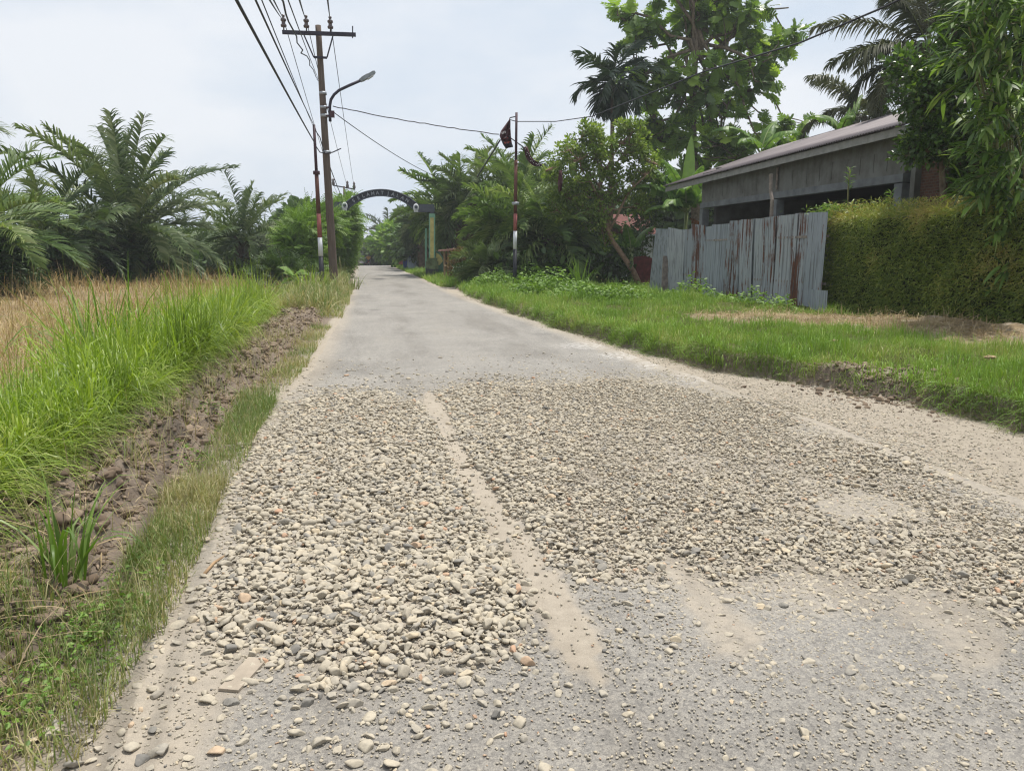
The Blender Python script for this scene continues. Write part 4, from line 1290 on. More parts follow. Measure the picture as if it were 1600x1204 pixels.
fpole, fat, FY = banded_pole('cable_pole', 'far banded cable pole standing in front of the blue wall', (649, 420), (648, 345), 2.0, 1.5,
    [('black_band', 420, 397, M['blackpaint']), ('white_band', 397, 385, M['whitepaint']), ('shaft', 385, 345, M['rustbrown'])])

# ------------------------------------------------------------------ far power poles
def far_pole(label, Y, top_px, base_py, arm_px, ins, rpx_):
    a = lambda x, y: atY(x, y, Y)
    bt = a(top_px[0] + 2, base_py); bt[2] = H(bt[0], bt[1])
    o = thing('utility_pole', label, 'power pole', bt, GUT)
    tp = a(*top_px)
    part('shaft', MB().tube([bt, tp], [pxsize(rpx_, bt), pxsize(rpx_ * .75, tp)], 8), M['polewood'], o, True)
    part('crossarm', MB().bar(a(*arm_px[:2]), a(*arm_px[2:]), pxsize(1.7, tp)), M['steel_dark'], o)
    for x, y in ins:
        b = MB().lathe([(.05, 0), (.16, .1), (.16, .3), (.1, .45), (.14, .55), (.05, .75)], a(x, y), 8)
        part('insulator', b, M['porcelain'], o, True)
    return o
YF1, YF2 = 84.0, 125.0
far_pole('power pole with crossarm rising behind the black arch', YF1, (537.5, 291), 420, (520, 289.5, 555, 296), ((521, 290), (543, 294), (553.5, 295.5)), 2.0)
far_pole('small farthest power pole behind the arch opening', YF2, (548.5, 338), 420, (546, 341.5, 560, 344.5), ((547, 341), (553, 342.5), (559, 343.5)), 1.9)
b = MB()
a0, a1, a2 = atY(540, 330, YF1), atY(552, 323, YF1), atY(562, 319, YF1)
o = thing('street_lamp', 'distant street lamp arm seen through the arch', 'street lamp', a0)
part('lamp_arm', MB().tube([a0, a1], .06, 6), M['galv'], o, True)
part('lamp_head', MB().bar(a1, a2, .3, .16), M['lampgrey'], o)

# ------------------------------------------------------------------ cables
GW = 'overhead cables'
def cable(pts, r_, label, sag=0.0, wob=0.0, n=18):
    P = []
    pts = [np.asarray(p, float) for p in pts]
    for a, c in zip(pts[:-1], pts[1:]):
        t = np.linspace(0, 1, n)[:, None]
        q = a + (c - a) * t
        q[:, 2] -= sag * np.linalg.norm(c - a) * 4 * (t * (1 - t))[:, 0]
        P.append(q if not P else q[1:])
    P = np.concatenate(P)
    if wob: P[1:-1] += rng.normal(0, wob, (len(P) - 2, 3)) * (1, .2, 1)
    b = MB().tube(P, r_, 5)
    solo('cable', b, M['wire'], label, 'cable', P[len(P) // 2], GW, True)

def overhead(end, px_top, r_, label, sag=0.002, wob=0.0, px_y=0, depth=9.0, **k):
    """from a pole fitting back over the road side, the way it leaves the picture's top edge"""
    q = atY(px_top, px_y, depth)
    d = q - end
    cable([end, end + d * 1.9], r_, label, sag, wob, 40)
ins = [pp(443.5, 32, -.3), pp(479, 33, -.3), pp(516.5, 34.5, -.3)]
overhead(lat(224), 375, .019, 'thickest black cable ending low on the thin banded pole')
overhead(lat(196), 404, .012, 'black cable ending at the tip of the thin banded pole')
overhead(lat(201), 413, .007, 'thin wire ending just under the banded pole tip')
overhead(ins[0], 428, .008, 'bare wire to the outer insulator, lower of its pair')
overhead(ins[0] + (0.04, 0, .02), 433, .007, 'bare wire to the outer insulator, upper of its pair')
overhead(pp(497, 126, -.3), 441, .011, 'kinked twisted cable reaching the timber pole above its lamp', 0.002, 0.02)
overhead(pp(497.5, 124, -.3), 454, .007, 'thin straight wire beside the kinked twisted cable')
overhead(ins[1], 471, .008, 'bare wire to the middle insulator')
overhead(ins[2], 513, .008, 'bare wire to the insulator beside the pole top')
f1 = [atY(521, 289, YF1), atY(543, 293, YF1), atY(553.5, 294, YF1)]
for k, lab in enumerate(('outer insulator', 'middle insulator', 'insulator beside the pole top')):
    cable([ins[k], f1[k]], .014, 'bare wire from the %s on to the pole behind the arch' % lab, 0.004, 0, 30)
f2 = [atY(547, 340, YF2), atY(553, 341, YF2), atY(559, 342, YF2)]
for k, lab in enumerate(('first', 'middle', 'last')):
    cable([f1[k], f2[k]], .018, 'distant wire between the far poles, %s from the verge side' % ('outermost', 'central', 'innermost')[k], 0.004)
cable([lat(200), pp(500, 215, -.3), pp(507, 239, -.32)], .018, 'short slack cable between banded pole and timber pole', .03)
cable([lat(226), pp(500, 238, -.3), pp(508, 239, -.32)], .018, 'lower slack cable hooked onto the timber pole', .03)
cable([pp(508, 240, .3), atY(540, 320, 62), atY(556, 345, 110)], .02, 'twisted cable running on under the wires to the arch', .004)
bl = atY(780, 210, RYp)
cable([pp(520, 166, -.35), bl], .017, 'black span cable over the road holding the torn banner', 0.012, 0.01, 30)
cable([pp(522, 176, -.35), atY(683, 277, 45)], .016, 'slack cable from the lamp down into the oil palms', 0.01)
cable([atY(781.5, 219, RYp), atY(746, 276, RYp + 6)], .03, 'tie rope from the torn banner down to the palm crowns', 0.0)
cable([atY(796, 187, RYp), rat(190), atY(868, 190, RYp - 1.5), atY(925, 182, RYp - 4), atY(1100, 112, RYp - 12), atY(1250, 67, RYp - 16), atY(1380, 12, RYp - 18), atY(1700, -140, RYp - 21)], .015, 'thick black cable from the banner pole across the breadfruit tree')
cable([rat(182), atY(797, 184, RYp), atY(795.5, 190, RYp)], .02, 'short hook wire at the top of the banner pole', 0, 0, 4)
cable([rat(219) - (0.4, 0, -.2), rat(222), atY(817, 229, RYp), atY(819, 236, RYp)], .02, 'rope tying the second banner to the cable pole', 0, 0, 5)

# ------------------------------------------------------------------ torn banners
def cloth(rows, name, label, mat, dz=0.12, n=9):
    """rows of (left px, right px) pairs; a wrinkled sheet of real width between them"""
    V = []
    for k, ((ax, ay), (bx, by)) in enumerate(rows):
        for j in range(n):
            t = j / (n - 1)
            V.append(atY(ax + (bx - ax) * t, ay + (by - ay) * t, RYp + dz * math.sin(j * 1.7 + k * .8)))
    V = np.array(V)
    F = grid_faces(n, len(rows))
    p = V.mean(0)
    o = link(name, new_mesh(name, V - p, F, mat, {'rnd': np.full(len(V), .5)}), None, tuple(p))
    tagp(o, label, 'banner', 'torn maroon banners')
    sm = o.modifiers.new('thickness', 'SOLIDIFY'); sm.thickness = 0.012
    return o, p
rows = [((796, 186), (797, 187)), ((793, 191), (797.3, 193)), ((788, 198), (797.8, 203)), ((783, 205), (798.3, 211)), ((781, 212), (799, 218)), ((783.5, 220), (800, 225))]
o, p = cloth(rows, 'banner', 'torn maroon banner twisted up beside the cable pole top', M['banner'])
o2 = cloth([((783.5, 220), (800, 225)), ((786, 226), (801, 228)), ((790.5, 232), (801, 230))], 'hem', None, M['bannerdark'])
hem = o2[0]; hem.parent = o; hem.location = tuple(o2[1] - p)
for k in ('category', 'group', 'label'):
    if k in hem: del hem[k]
for x, y, w, h in ((784.5, 208, 1.6, 3.6), (786.8, 207.2, 1.4, 3.4), (789.2, 206.3, 1.6, 3.2), (796.5, 201, .7, .8), (797, 212, .7, .7), (790, 214.6, 3.5, .5)):
    c = atY(x, y, RYp - .19); part('white_print', MB().box(c, (pxsize(w, c), .012, pxsize(h, c)), [[.95, 0, -.25], [0, 1, 0], [.25, 0, .95]]), M['print_white'], o)
for x, y, w, h in ((788.5, 223.0, .8, 2.6), (790.2, 223.4, .9, 2.6), (792.3, 222.6, 1.0, 2.4), (794.6, 222.4, .7, 3.0), (796.8, 221.6, 1.2, 1.3), (788, 216.5, 2.4, .6), (793, 215.6, 2.6, .6)):
    c = atY(x, y, RYp - .19); part('red_print', MB().box(c, (pxsize(w, c), .012, pxsize(h, c))), M['print_red'], o)
rows = [((818.5, 230), (823, 228.5)), ((819.8, 239), (826, 236)), ((822, 246), (829, 243)), ((826.5, 253), (834, 249.5)), ((832, 258), (840, 253.5)), ((839, 260.3), (845, 256)), ((846, 259.8), (848, 255))]
o, p = cloth(rows, 'banner', 'second maroon banner strip sagging behind the cable pole', M['banner'], .1)
for k in range(26):
    t = rng.random(); i = min(5, int(t * 6)); f = t * 6 - i
    a_ = np.array(rows[i][0]) * (1 - f) + np.array(rows[i + 1][0]) * f; c_ = np.array(rows[i][1]) * (1 - f) + np.array(rows[i + 1][1]) * f
    q = a_ + (c_ - a_) * rng.uniform(.25, .85)
    c = atY(q[0], q[1], RYp - .17); part('white_print', MB().box(c, (pxsize(rng.uniform(.5, 1.2), c), .012, pxsize(rng.uniform(.5, 1.2), c)), [[.8, 0, .6], [0, 1, 0], [-.6, 0, .8]]), M['print_white'], o)
rows = [((874, 266), (877, 266)), ((872.5, 275), (878.5, 276)), ((872, 286), (879, 284)), ((873, 300), (877.5, 298))]
o, p = cloth(rows, 'banner', 'small dark banner remnant hanging in the leaning tree crown', M['banner'], .08, 5)

# ------------------------------------------------------------------ welcome arch
YA = float(atZ(672, 431, 0.10)[1])
def aa(x, y, dy=0.0): return atY(x, y, YA + dy)
ab = aa(600, 431); ab[2] = float(H(ab[0], ab[1]))
arch = thing('road_arch', 'black welcome arch over the road on a green and yellow column', 'arch', ab)
cc = np.array((594.5, 0.0)); 
# circle through the arch band's ends and its top
xl, yl, xr, yr, xt, yt = 539.0, 324.0, 651.0, 325.0, 594.5, 301.0
ch = (xr - xl) / 2; rise = (yl + yr) / 2 - yt; Rm = (ch * ch + rise * rise) / (2 * rise); cy = yt + Rm
half = math.asin(min(1, ch / Rm)) 
na = 40
V = []; F = []
for i in range(na + 1):
    th = -half + 2 * half * i / na
    for rr in (Rm - 4.9, Rm + 4.9):
        for dy in (0, .28):
            V.append(aa(594.8 + rr * math.sin(th), cy - rr * math.cos(th), dy))
V = np.array(V)
for i in range(na):
    k = i * 4
    F += [(k, k + 4, k + 6, k + 2), (k + 1, k + 3, k + 7, k + 5), (k, k + 1, k + 5, k + 4), (k + 2, k + 6, k + 7, k + 3)]
F += [(0, 2, 3, 1), (na * 4, na * 4 + 1, na * 4 + 3, na * 4 + 2)]
mb = MB().add(V, np.array(F))
band = part('arch_band', mb, M['archblack'], arch)
# rims of the band
b = MB()
for rr in (Rm - 4.9, Rm + 4.9):
    b.tube([aa(594.8 + rr * math.sin(t), cy - rr * math.cos(t), -.03) for t in np.linspace(-half, half, 40)], .035, 5)
part('rim', b, M['archgrey'], band, True)

def text_mesh(txt, size):
    cu = bpy.data.curves.new('lettering_source', 'FONT')
    cu.body = txt; cu.size = size; cu.align_x = 'CENTER'; cu.extrude = 0.01; cu.offset = 0.008
    ob = bpy.data.objects.new('lettering_source', cu); COL.objects.link(ob)
    dg = bpy.context.evaluated_depsgraph_get()
    me = bpy.data.meshes.new_from_object(ob.evaluated_get(dg))
    V = np.array([v.co[:] for v in me.vertices]); F = [list(p.vertices) for p in me.polygons]
    bpy.data.objects.remove(ob); bpy.data.curves.remove(cu); bpy.data.meshes.remove(me)
    return V, F
words = 'SELAMAT JALAN'
um = pxsize(1, aa(594, 310))
b = MB()
for i, chh in enumerate(words):
    if chh == ' ':
        part('lettering', b, M['lettergrey'], arch); b = MB()
        continue
    th = math.asin((552.5 + 84 * (i if i < 7 else i - .75) / (len(words) - 1.75) - 594.8) / Rm)
    V, F = text_mesh(chh, 0.26)
    c, s = math.cos(th), math.sin(th)
    ctr = aa(594.8 + (Rm - 2.7) * math.sin(th), cy - (Rm - 2.7) * math.cos(th), -.05)
    V3 = np.stack([V[:, 0] * c + V[:, 1] * s, -V[:, 2], -V[:, 0] * s + V[:, 1] * c], 1) + ctr
    byk = {}
    for f in F: byk.setdefault(len(f), []).append(f)
    b.add(V3, [np.array(v) for v in byk.values()])
part('lettering', b, M['lettergrey'], arch)
for cx, cy_ in ((538.5, 322), (650, 324.5)):
    b = MB()
    c = aa(cx, cy_, -.10)
    b.lathe([(0.0, 0.07), (0.13, .06), (.165, 0.0)], c, 18, (0, -1, 0))
    q = b.V[-1]; q[:, 2] = c[2] + (q[:, 2] - c[2]) * 1.35
    b.box(c + (0, .01, -.20), (.24, .06, .07))
    em = part('emblem', b, M['whitepaint'], arch)
    b = MB().lathe([(.05, .085), (.09, .08)], c + (0, 0, .03), 12, (0, -1, 0)).bar(c + (-.06, -.08, -.09), c + (.06, -.08, -.09), .015)
    part('badge', b, M['archgrey'], em)
part('side_beam', MB().bar(aa(653, 325.5, .14), aa(678.5, 325, .14), .3, pxsize(12, ab)), M['archgrey'], arch)
part('side_beam', MB().bar(aa(510, 322, .14), aa(537, 322, .14), .3, pxsize(12, ab)), M['archgrey'], arch)
def column(x0, x1, ytop, ybot, name_mats, yb2):
    w = pxsize(x1 - x0, aa(x0, ytop))
    xm = (x0 + x1) / 2
    b = MB().bar(aa(xm, ybot, .14), aa(xm, ytop, .14), w, w, (0, 1, 0))
    c = part('column', b, name_mats[0], arch)
    b = MB().bar(aa(xm, ybot - 1, .13 - w / 2), aa(xm, ytop + 6, .13 - w / 2), w * .62, .02, (0, 1, 0))
    part('panel', b, name_mats[1], c)
    for a_, b__, k in ((403, 408, .85), (408, 420, 1.0)):
        m0, m1 = aa(xm, b__, .2), aa(xm, a_, .2)
        part('plinth', MB().bar(m0, m1, pxsize(18, m0) * k, pxsize(18, m0) * k, (0, 1, 0)), M['plinth'], arch)
    m0, m1 = aa(xm, 434, .2), aa(xm, 420, .2)
    part('plinth_foot', MB().bar(m0, m1, pxsize(18.5, m0), pxsize(18.5, m0), (0, 1, 0)), M['plinth_dark'], arch)
column(670.5, 679.5, 334, 404, (M['colgreen'], M['colyellow']), 434)
column(508, 516, 330, 404, (M['colgreen'], M['colyellow']), 434)
part('capital', MB().bar(aa(675.5, 331, .14), aa(675.5, 335, .14), .2, .2, (0, 1, 0)), M['archgrey'], arch)
pc = G(665.5, 425)
b = MB().bar(aa(665.5, 420, 1.2), aa(665.5, 357, 1.2), pxsize(2.8, ab), pxsize(2.8, ab), (0, 1, 0))
solo('green_post', b, M['colgreen'], 'slim pale green post behind the arch column', 'post', aa(665.5, 425, 1.2))
# curved yellow and green wall beside the arch
o = thing('gate_wall', 'low curved yellow and green wall beside the arch column', 'wall', aa(688, 432, .3))
def curve_wall(pts, mat, nm, dy):
    n = len(pts)
    V = np.array([aa(x, y, dy) for x, y in pts] + [aa(x, y, dy + .15) for x, y in pts])
    F = [np.array([[i, (i + 1) % n, n + (i + 1) % n, n + i] for i in range(n)]), np.array([list(range(n))[::-1], list(range(n, 2 * n))])]
    part(nm, MB().add(V, F), mat, o)
curve_wall([(681, 436), (681, 392), (686, 394), (691, 399), (694, 406), (695.5, 414), (696, 436)], M['darkgreen'], 'green_face', .3)
curve_wall([(681.5, 415), (681.5, 395), (686, 397), (690, 402), (692, 408), (687, 414)], M['colyellow'], 'yellow_panel', .27)

# small wooden stall
YS = float(G(700, 436)[1])
def sa(x, y, dy=0): return atY(x, y, YS + dy)
st = thing('roadside_stall', 'small wooden stall with a flat pinkish roof beside the arch', 'stall', sa(700, 436))
part('roof', MB().bar(sa(687, 391.5), sa(719, 389), 1.6, .08), M['pinkroof'], st)
for x in (694.5, 700):
    part('post', MB().bar(sa(x, 437, -.3), sa(x, 391, -.3), .09, .09, (0, 1, 0)), M['wood'], st)
for x in (711, 717):
    part('post', MB().bar(sa(x, 436, .5), sa(x, 390, .5), .09, .09, (0, 1, 0)), M['wood'], st)
part('counter', MB().bar(sa(700, 409, .1), sa(716, 409, .1), .7, .07), M['wood'], st)
part('front_board', MB().bar(sa(701, 414, -.2), sa(716, 414, -.2), .05, .5), M['woodgrey'], st)

# blue and white boundary wall further on
YB = float(G(648, 421)[1]) + 1.2
def ba(x, y, dy=0): return atY(x, y, YB + dy)
wl = thing('boundary_wall', 'low blue and pale boundary wall beyond the arch', 'wall', ba(648, 419))
def wpanel(x0, x1, y0, y1, m, nm, dy=0, th=.15):
    a, c = ba(x0, (y0 + y1) / 2, dy), ba(x1, (y0 + y1) / 2, dy)
    part(nm, MB().bar(a, c, th, pxsize(y1 - y0, a)), m, wl)
wpanel(630, 636.5, 400, 421, M['bluepaint'], 'blue_panel', 1.5)
wpanel(637, 656, 402, 421, M['paleblue'], 'pale_panel', 0)
wpanel(637, 656, 400, 402.3, M['bluepaint'], 'coping', 0, .25)
wpanel(656.2, 664, 401, 421, M['bluepaint'], 'blue_panel', 0, .2)
wpanel(631, 639, 398.8, 401, M['whitepaint'], 'white_cap', 1.5, .6)
b = MB().bar(atY(626.3, 413, YB + 3), atY(626.3, 406, YB + 3), .35, .12, (0, 1, 0))
solo('marker_stone', b, M['brickred'], 'small red marker post at the road end before the blue wall', 'marker', atY(626.3, 413, YB + 3))
# roof edge seen between left trees
o = thing('roadside_shed', 'dark shed roof edge showing among the trees behind the arch', 'shed', atY(550, 405, 95))
part('roof', MB().bar(atY(547, 353, 95), atY(558, 359, 95), 3.0, .15), M['cardark'], o)
part('wall', MB().box(atY(546, 385, 96), (2.2, 2.2, 5.0)), M['woodgrey'], o)

# ------------------------------------------------------------------ car, motorbike and rider at the crest
YC = 106.0
cb = atY(563.5, 414, YC + 1); cb[2] = float(H(cb[0], cb[1]))
car = thing('parked_car', 'dark car parked at the road crest under the trees', 'car', cb)
def sidepoly(pts, x0, x1):
    n = len(pts)
    V = np.array([(x0, y, z) for y, z in pts] + [(x1, y, z) for y, z in pts])
    return V, [np.array([[i, (i + 1) % n, n + (i + 1) % n, n + i] for i in range(n)]), np.array([list(range(n))[::-1], list(range(n, 2 * n))])]
V, F = sidepoly([(-2, .3), (-2.05, .75), (-1.8, .95), (-1.2, 1.0), (1.3, 1.0), (1.9, .85), (2.0, .3)], -.82, .82)
part('body', MB().add(V + cb, F), M['cardark'], car)
V, F = sidepoly([(-1.6, .98), (-1.1, 1.45), (.6, 1.48), (1.25, 1.0)], -.7, .7)
cabin = part('cabin', MB().add(V + cb, F), M['cardark'], car)
part('rear_window', MB().bar(cb + (-.55, -1.42, 1.2), cb + (.55, -1.42, 1.2), .04, .34), M['glassdark'], cabin)
for sx in (-.8, .8):
    for sy in (-1.25, 1.25):
        part('wheel', MB().lathe([(.0, -.1), (.31, -.1), (.31, .1), (0, .1)], cb + (sx, sy, .31), 14, (1, 0, 0)), M['rubber'], car)
    part('tail_light', MB().box(cb + (sx * .85, -2.04, .72), (.22, .05, .12)), M['redpaint'], car)
mo = atY(576, 413.5, YC - 4); mo[2] = float(H(mo[0], mo[1]))
bike = thing('motorbike', 'motorbike ridden towards the crest of the road', 'motorbike', mo)
for sy in (-.62, .62):
    part('wheel', MB().lathe([(.20, -.05), (.29, -.05), (.29, .05), (.20, .05), (.20, -.05)], mo + (0, sy, .29), 14, (1, 0, 0)), M['rubber'], bike)
V, F = sidepoly([(-.75, .72), (-.5, .52), (.1, .42), (.45, .6), (.55, .95), (.45, .98), (.2, .7), (-.1, .78), (-.7, .80)], -.12, .12)
part('body', MB().add(V + mo, F), M['redpaint'], bike)
part('handlebar', MB().tube([mo + (-.32, .38, 1.02), mo + (0, .48, .98), mo + (.32, .38, 1.02)], .025, 6), M['steel_dark'], bike)
part('tail_light', MB().box(mo + (0, -.78, .72), (.14, .05, .08)), M['brickred'], bike)
part('number_plate', MB().box(mo + (0, -.76, .52), (.2, .02, .12)), M['whitepaint'], bike)
def skinned(name, pts, edges, radii, mat, loc):
    me = bpy.data.meshes.new(name); me.from_pydata([tuple(p) for p in pts], edges, [])
    ob = bpy.data.objects.new(name, me); COL.objects.link(ob); ob.location = tuple(loc)
    ob.modifiers.new('skin', 'SKIN'); ob.modifiers.new('sub', 'SUBSURF').render_levels = 1
    sv = me.skin_vertices[0].data
    for i, r_ in enumerate(radii): sv[i].radius = (r_, r_)
    sv[0].use_root = True
    me.materials.append(mat)
    return ob
J = [(0, -.22, .86), (0, -.18, 1.12), (0, -.12, 1.36), (0, -.09, 1.48), (0, -.06, 1.62), (0, -.05, 1.72),
     (-.19, -.12, 1.36), (-.27, .06, 1.16), (-.26, .32, 1.07), (.19, -.12, 1.36), (.27, .06, 1.16), (.26, .32, 1.07),
     (-.13, -.2, .86), (-.19, .2, .80), (-.17, .12, .42), (-.17, .24, .36), (.13, -.2, .86), (.19, .2, .80), (.17, .12, .42), (.17, .24, .36)]
E = [(0, 1), (1, 2), (2, 3), (3, 4), (4, 5), (2, 6), (6, 7), (7, 8), (2, 9), (9, 10), (10, 11), (0, 12), (12, 13), (13, 14), (14, 15), (0, 16), (16, 17), (17, 18), (18, 19)]
Rr = [.14, .15, .16, .06, .10, .08, .075, .055, .045, .075, .055, .045, .1, .085, .06, .05, .1, .085, .06, .05]
rider = skinned('person', J, E, Rr, M['skin'], mo)
tagp(rider, 'rider in an orange yellow shirt sitting on the motorbike', 'person')
sh = skinned('shirt', [(0, -.22, .84), (0, -.18, 1.12), (0, -.12, 1.36), (0, -.10, 1.43), (-.2, -.11, 1.36), (-.27, .04, 1.18), (.2, -.11, 1.36), (.27, .04, 1.18)], [(0, 1), (1, 2), (2, 3), (2, 4), (4, 5), (2, 6), (6, 7)], [.185, .185, .19, .09, .10, .085, .10, .085], M['yellowshirt'], (0, 0, 0)); sh.parent = rider
tr = skinned('trousers', [(0, -.22, .84), (-.13, -.2, .85), (-.19, .2, .80), (-.17, .12, .46), (.13, -.2, .85), (.19, .2, .80), (.17, .12, .46)], [(0, 1), (1, 2), (2, 3), (0, 4), (4, 5), (5, 6)], [.165, .125, .105, .08, .125, .105, .08], M['trousers'], (0, 0, 0)); tr.parent = rider
V, F = ico(2)
hl = link('helmet', new_mesh('helmet', V * (.135, .155, .13) + (0, -.06, 1.70), F, M['blackpaint'], {'rnd': np.full(len(V), .5)}), rider)

# ------------------------------------------------------------------ zinc fence
FX = float(G(1290, 490)[0])
GF = 'patched zinc sheets'
fb = G(1150, 472)
fence = thing('zinc_fence', 'patched corrugated zinc fence with rust streaks beside the hedge', 'fence', (FX, fb[1], float(H(FX, fb[1]))))
SHEETS = [  # left px, right px, top left py, top right py, lean, rust
    (1026, 1047, 357, 358, .42, .15), (1046, 1071, 355, 360, .12, .25), (1069, 1084, 359, 357, .05, .55), (1082, 1100, 350, 352, 0, .95), (1099, 1113, 355, 353, .05, .1),
    (1112, 1143, 351, 349, .05, .12), (1141, 1161, 345, 344, .16, .9), (1160, 1179, 343, 342, -.02, .85), (1178, 1196, 342, 341, .05, .2), (1194, 1212, 340, 338, .02, .85),
    (1210, 1244, 338, 334, .03, .55), (1242, 1266, 333, 332, 0, 1.0), (1265, 1292, 332, 331, -.02, .5)]
for i, (x0, x1, y0, y1, lean, rust) in enumerate(SHEETS):
    dx = 0.02 * (i % 3)
    a, c = atX(x0, y0, FX + dx), atX(x1, y1, FX + dx)
    n = max(12, int(abs(a[1] - c[1]) / 0.11 * 8))
    nz = 6
    V = []
    for j in range(nz + 1):
        for k in range(n + 1):
            t = k / n
            Yk = a[1] + (c[1] - a[1]) * t; zt = a[2] + (c[2] - a[2]) * t
            zb = float(H(FX, Yk)) - .05
            f = j / nz
            z = zt + (zb - zt) * f
            Yk += (.5 - t) * .10
            V.append((FX + dx + .02 * math.sin(2 * math.pi * (t * abs(a[1] - c[1]) / 0.11)) - 0.03 * math.sin(f * 2.4 + i) , Yk + lean * f, z))
    V = np.array(V)
    me_ = MB().add(V, grid_faces(n + 1, nz + 1))
    base = org(fence)
    o = link('zinc_sheet', new_mesh('zinc_sheet', V - base, grid_faces(n + 1, nz + 1), M['zinc'], {'rnd': np.full(len(V), rng.random()), 'rust': np.full(len(V), min(1.05, rust * .9 + .08))}), fence)
    if rust > .8: o['label'] = 'sheet streaked with brown rust'
# lower patch sheet and rails
a, c = atX(1268, 452, FX - .06), atX(1293, 453, FX - .06)
n = 30
V = np.array([(FX - .06 + .008 * math.sin(k * 1.3), a[1] + (c[1] - a[1]) * k / n, z) for z in (a[2], a[2] * .45 + .1, float(H(FX, c[1])) - .05) for k in range(n + 1)])
o = link('patch_sheet', new_mesh('patch_sheet', V - org(fence), grid_faces(n + 1, 3), M['zinc'], {'rnd': np.full(len(V), .6), 'rust': np.full(len(V), .0)}), fence)
Y0f, Y1f = atX(1024, 357, FX)[1], atX(1292, 331, FX)[1]
for z in (.75, 1.75):
    part('rail', MB().bar((FX + .07, Y0f, z), (FX + .07, Y1f, z), .05), M['woodgrey'], fence)
q0, q1 = atX(1206, 340, FX + .12), atX(1204.5, 272, FX + .12)
solo('wooden_stake', MB().tube([(q0[0], q0[1], .1), q0 + (0, .03, 0), q0 * .6 + q1 * .4 + (0, -.04, 0), q0 * .4 + q1 * .6 + (0, .03, 0), q1], [.05, .045, .045, .04, .045], 7), M['woodgrey'], 'weathered wooden stake standing up behind the zinc fence', 'stake', (q0[0], q0[1], .2))
p = G(1040, 458)
solo('dark_plank', MB().bar((FX - .12, atX(1044, 440, FX)[1], .2), (FX - .05, atX(1043, 400, FX)[1], 1.3), .05, .2), M['woodgrey'], 'dark slat leaning on the zinc fence end', 'plank', (FX - .12, p[1], .2))
# red rusty sheet left of the fence
q = G(1000, 446)
b = MB()
V = np.array([atY(985, 450, q[1] + 1.5), atY(1018, 452, q[1] + 1.5), atY(1021, 404, q[1] + 1.6), atY(1008, 399.5, q[1] + 1.6), atY(984, 402, q[1] + 1.6)])
n = 5
V = np.concatenate([V, V + (0, .04, 0)])
b.add(V, [np.array([[i, (i + 1) % n, n + (i + 1) % n, n + i] for i in range(n)]), np.array([list(range(n))[::-1], list(range(n, 2 * n))])])
solo('metal_sheet', b, M['reddoor'], 'rusty dark red metal sheet propped beside the leaning tree', 'metal sheet', V.mean(0))
for x, yt in ((926, 395), (942, 400), (953, 396), (968, 408)):
    q = G(x, 443)
    solo('stake', MB().tube([q, atY(x + .5, yt, q[1])], [.045, .035], 6), M['woodgrey'], {926: 'thin grey stake under the banana leaf, next to the grass tussock', 942: 'shorter thin stake between two taller stakes', 953: 'thin grey stake nearest the red metal sheet but one', 968: 'shortest thin stake nearest the red metal sheet'}[x], 'stake', q, 'garden stakes beside the leaning tree', True)
q = G(935, 443)
solo('fence_rail', MB().bar(atY(924, 420, q[1]), atY(970, 421, q[1]), .04), M['woodgrey'], 'thin horizontal rail tied across the garden stakes', 'rail', q)

# ------------------------------------------------------------------ concrete house
HX = 11.6
def hx(x, y, d=0): return atX(x, y, HX + d)
yl_, yr_ = hx(1097, 300)[1], hx(1412, 300)[1]        # far and near ends of the wall
zt_, zb_ = 0.5 * (hx(1097, 270)[2] + hx(1400, 204)[2]) + .05, 0.5 * (hx(1097, 326)[2] + hx(1400, 285)[2])
house = thing('concrete_house', 'unfinished grey concrete building with open front and corrugated roof', 'house', (HX, (yl_ + yr_) / 2, .25))
ymull = hx(1213, 320)[1]
zw_ = float(atX(1036, 291, HX - .45)[2]) + .45 * 1.55 / 4.6 - .05
th = .16
# upper wall with slots left open, built strip by strip
slots = []
for x in (1116, 1131, 1146, 1163, 1184, 1204, 1240, 1262, 1282, 1301, 1324, 1345, 1366, 1387):
    yc = hx(x, 270)[1]; slots.append((yc + .05, yc - .05))
edges_y = [yl_] + [v for s in slots for v in s] + [yr_]
zs0, zs1 = zb_ + .29, zb_ + .70
b = MB()
zbeam = zb_ + .18
b.box((HX + th / 2, (yl_ + yr_) / 2, (zbeam + zs0) / 2), (th, yl_ - yr_, zs0 - zbeam))
b.box((HX + th / 2, (yl_ + yr_) / 2, (zs1 + zw_ + .13) / 2), (th, yl_ - yr_, zw_ + .13 - zs1))
for i in range(0, len(edges_y), 2):
    b.box((HX + th / 2, (edges_y[i] + edges_y[i + 1]) / 2, (zs0 + zs1) / 2), (th, abs(edges_y[i] - edges_y[i + 1]), zs1 - zs0))
part('upper_wall', b, M['concrete'], house)
for s in slots:
    b = MB(); b.box((HX + .026, (s[0] + s[1]) / 2, (zs0 + zs1) / 2), (.03, .098, zs1 - zs0 - .004))
    part('vent_back', b, M['concrete'], house)
part('beam', MB().box((HX + th / 2 - .03, (yl_ + yr_) / 2, zb_ + .088), (th + .06, yl_ - yr_ + .02, .176)), M['concrete_grey'], house)
for yc, w in ((yl_ - .12, .24), (ymull, .22), (yr_ + .12, .26)):
    part('column', MB().box((HX + th / 2 - .02, yc, zb_ / 2 - .02), (.24, w, zb_ - .01)), M['concrete_grey'], house)
part('downpipe', MB().tube([(HX - .05, ymull - .05, zb_ + .85), (HX - .05, ymull - .05, zb_ + .25)], .03, 6), M['woodgrey'], house)
D = 6.0
part('back_wall', MB().box((HX + D, (yl_ + yr_) / 2, zt_ / 2), (.15, yl_ - yr_, zt_)), M['interior'], house)
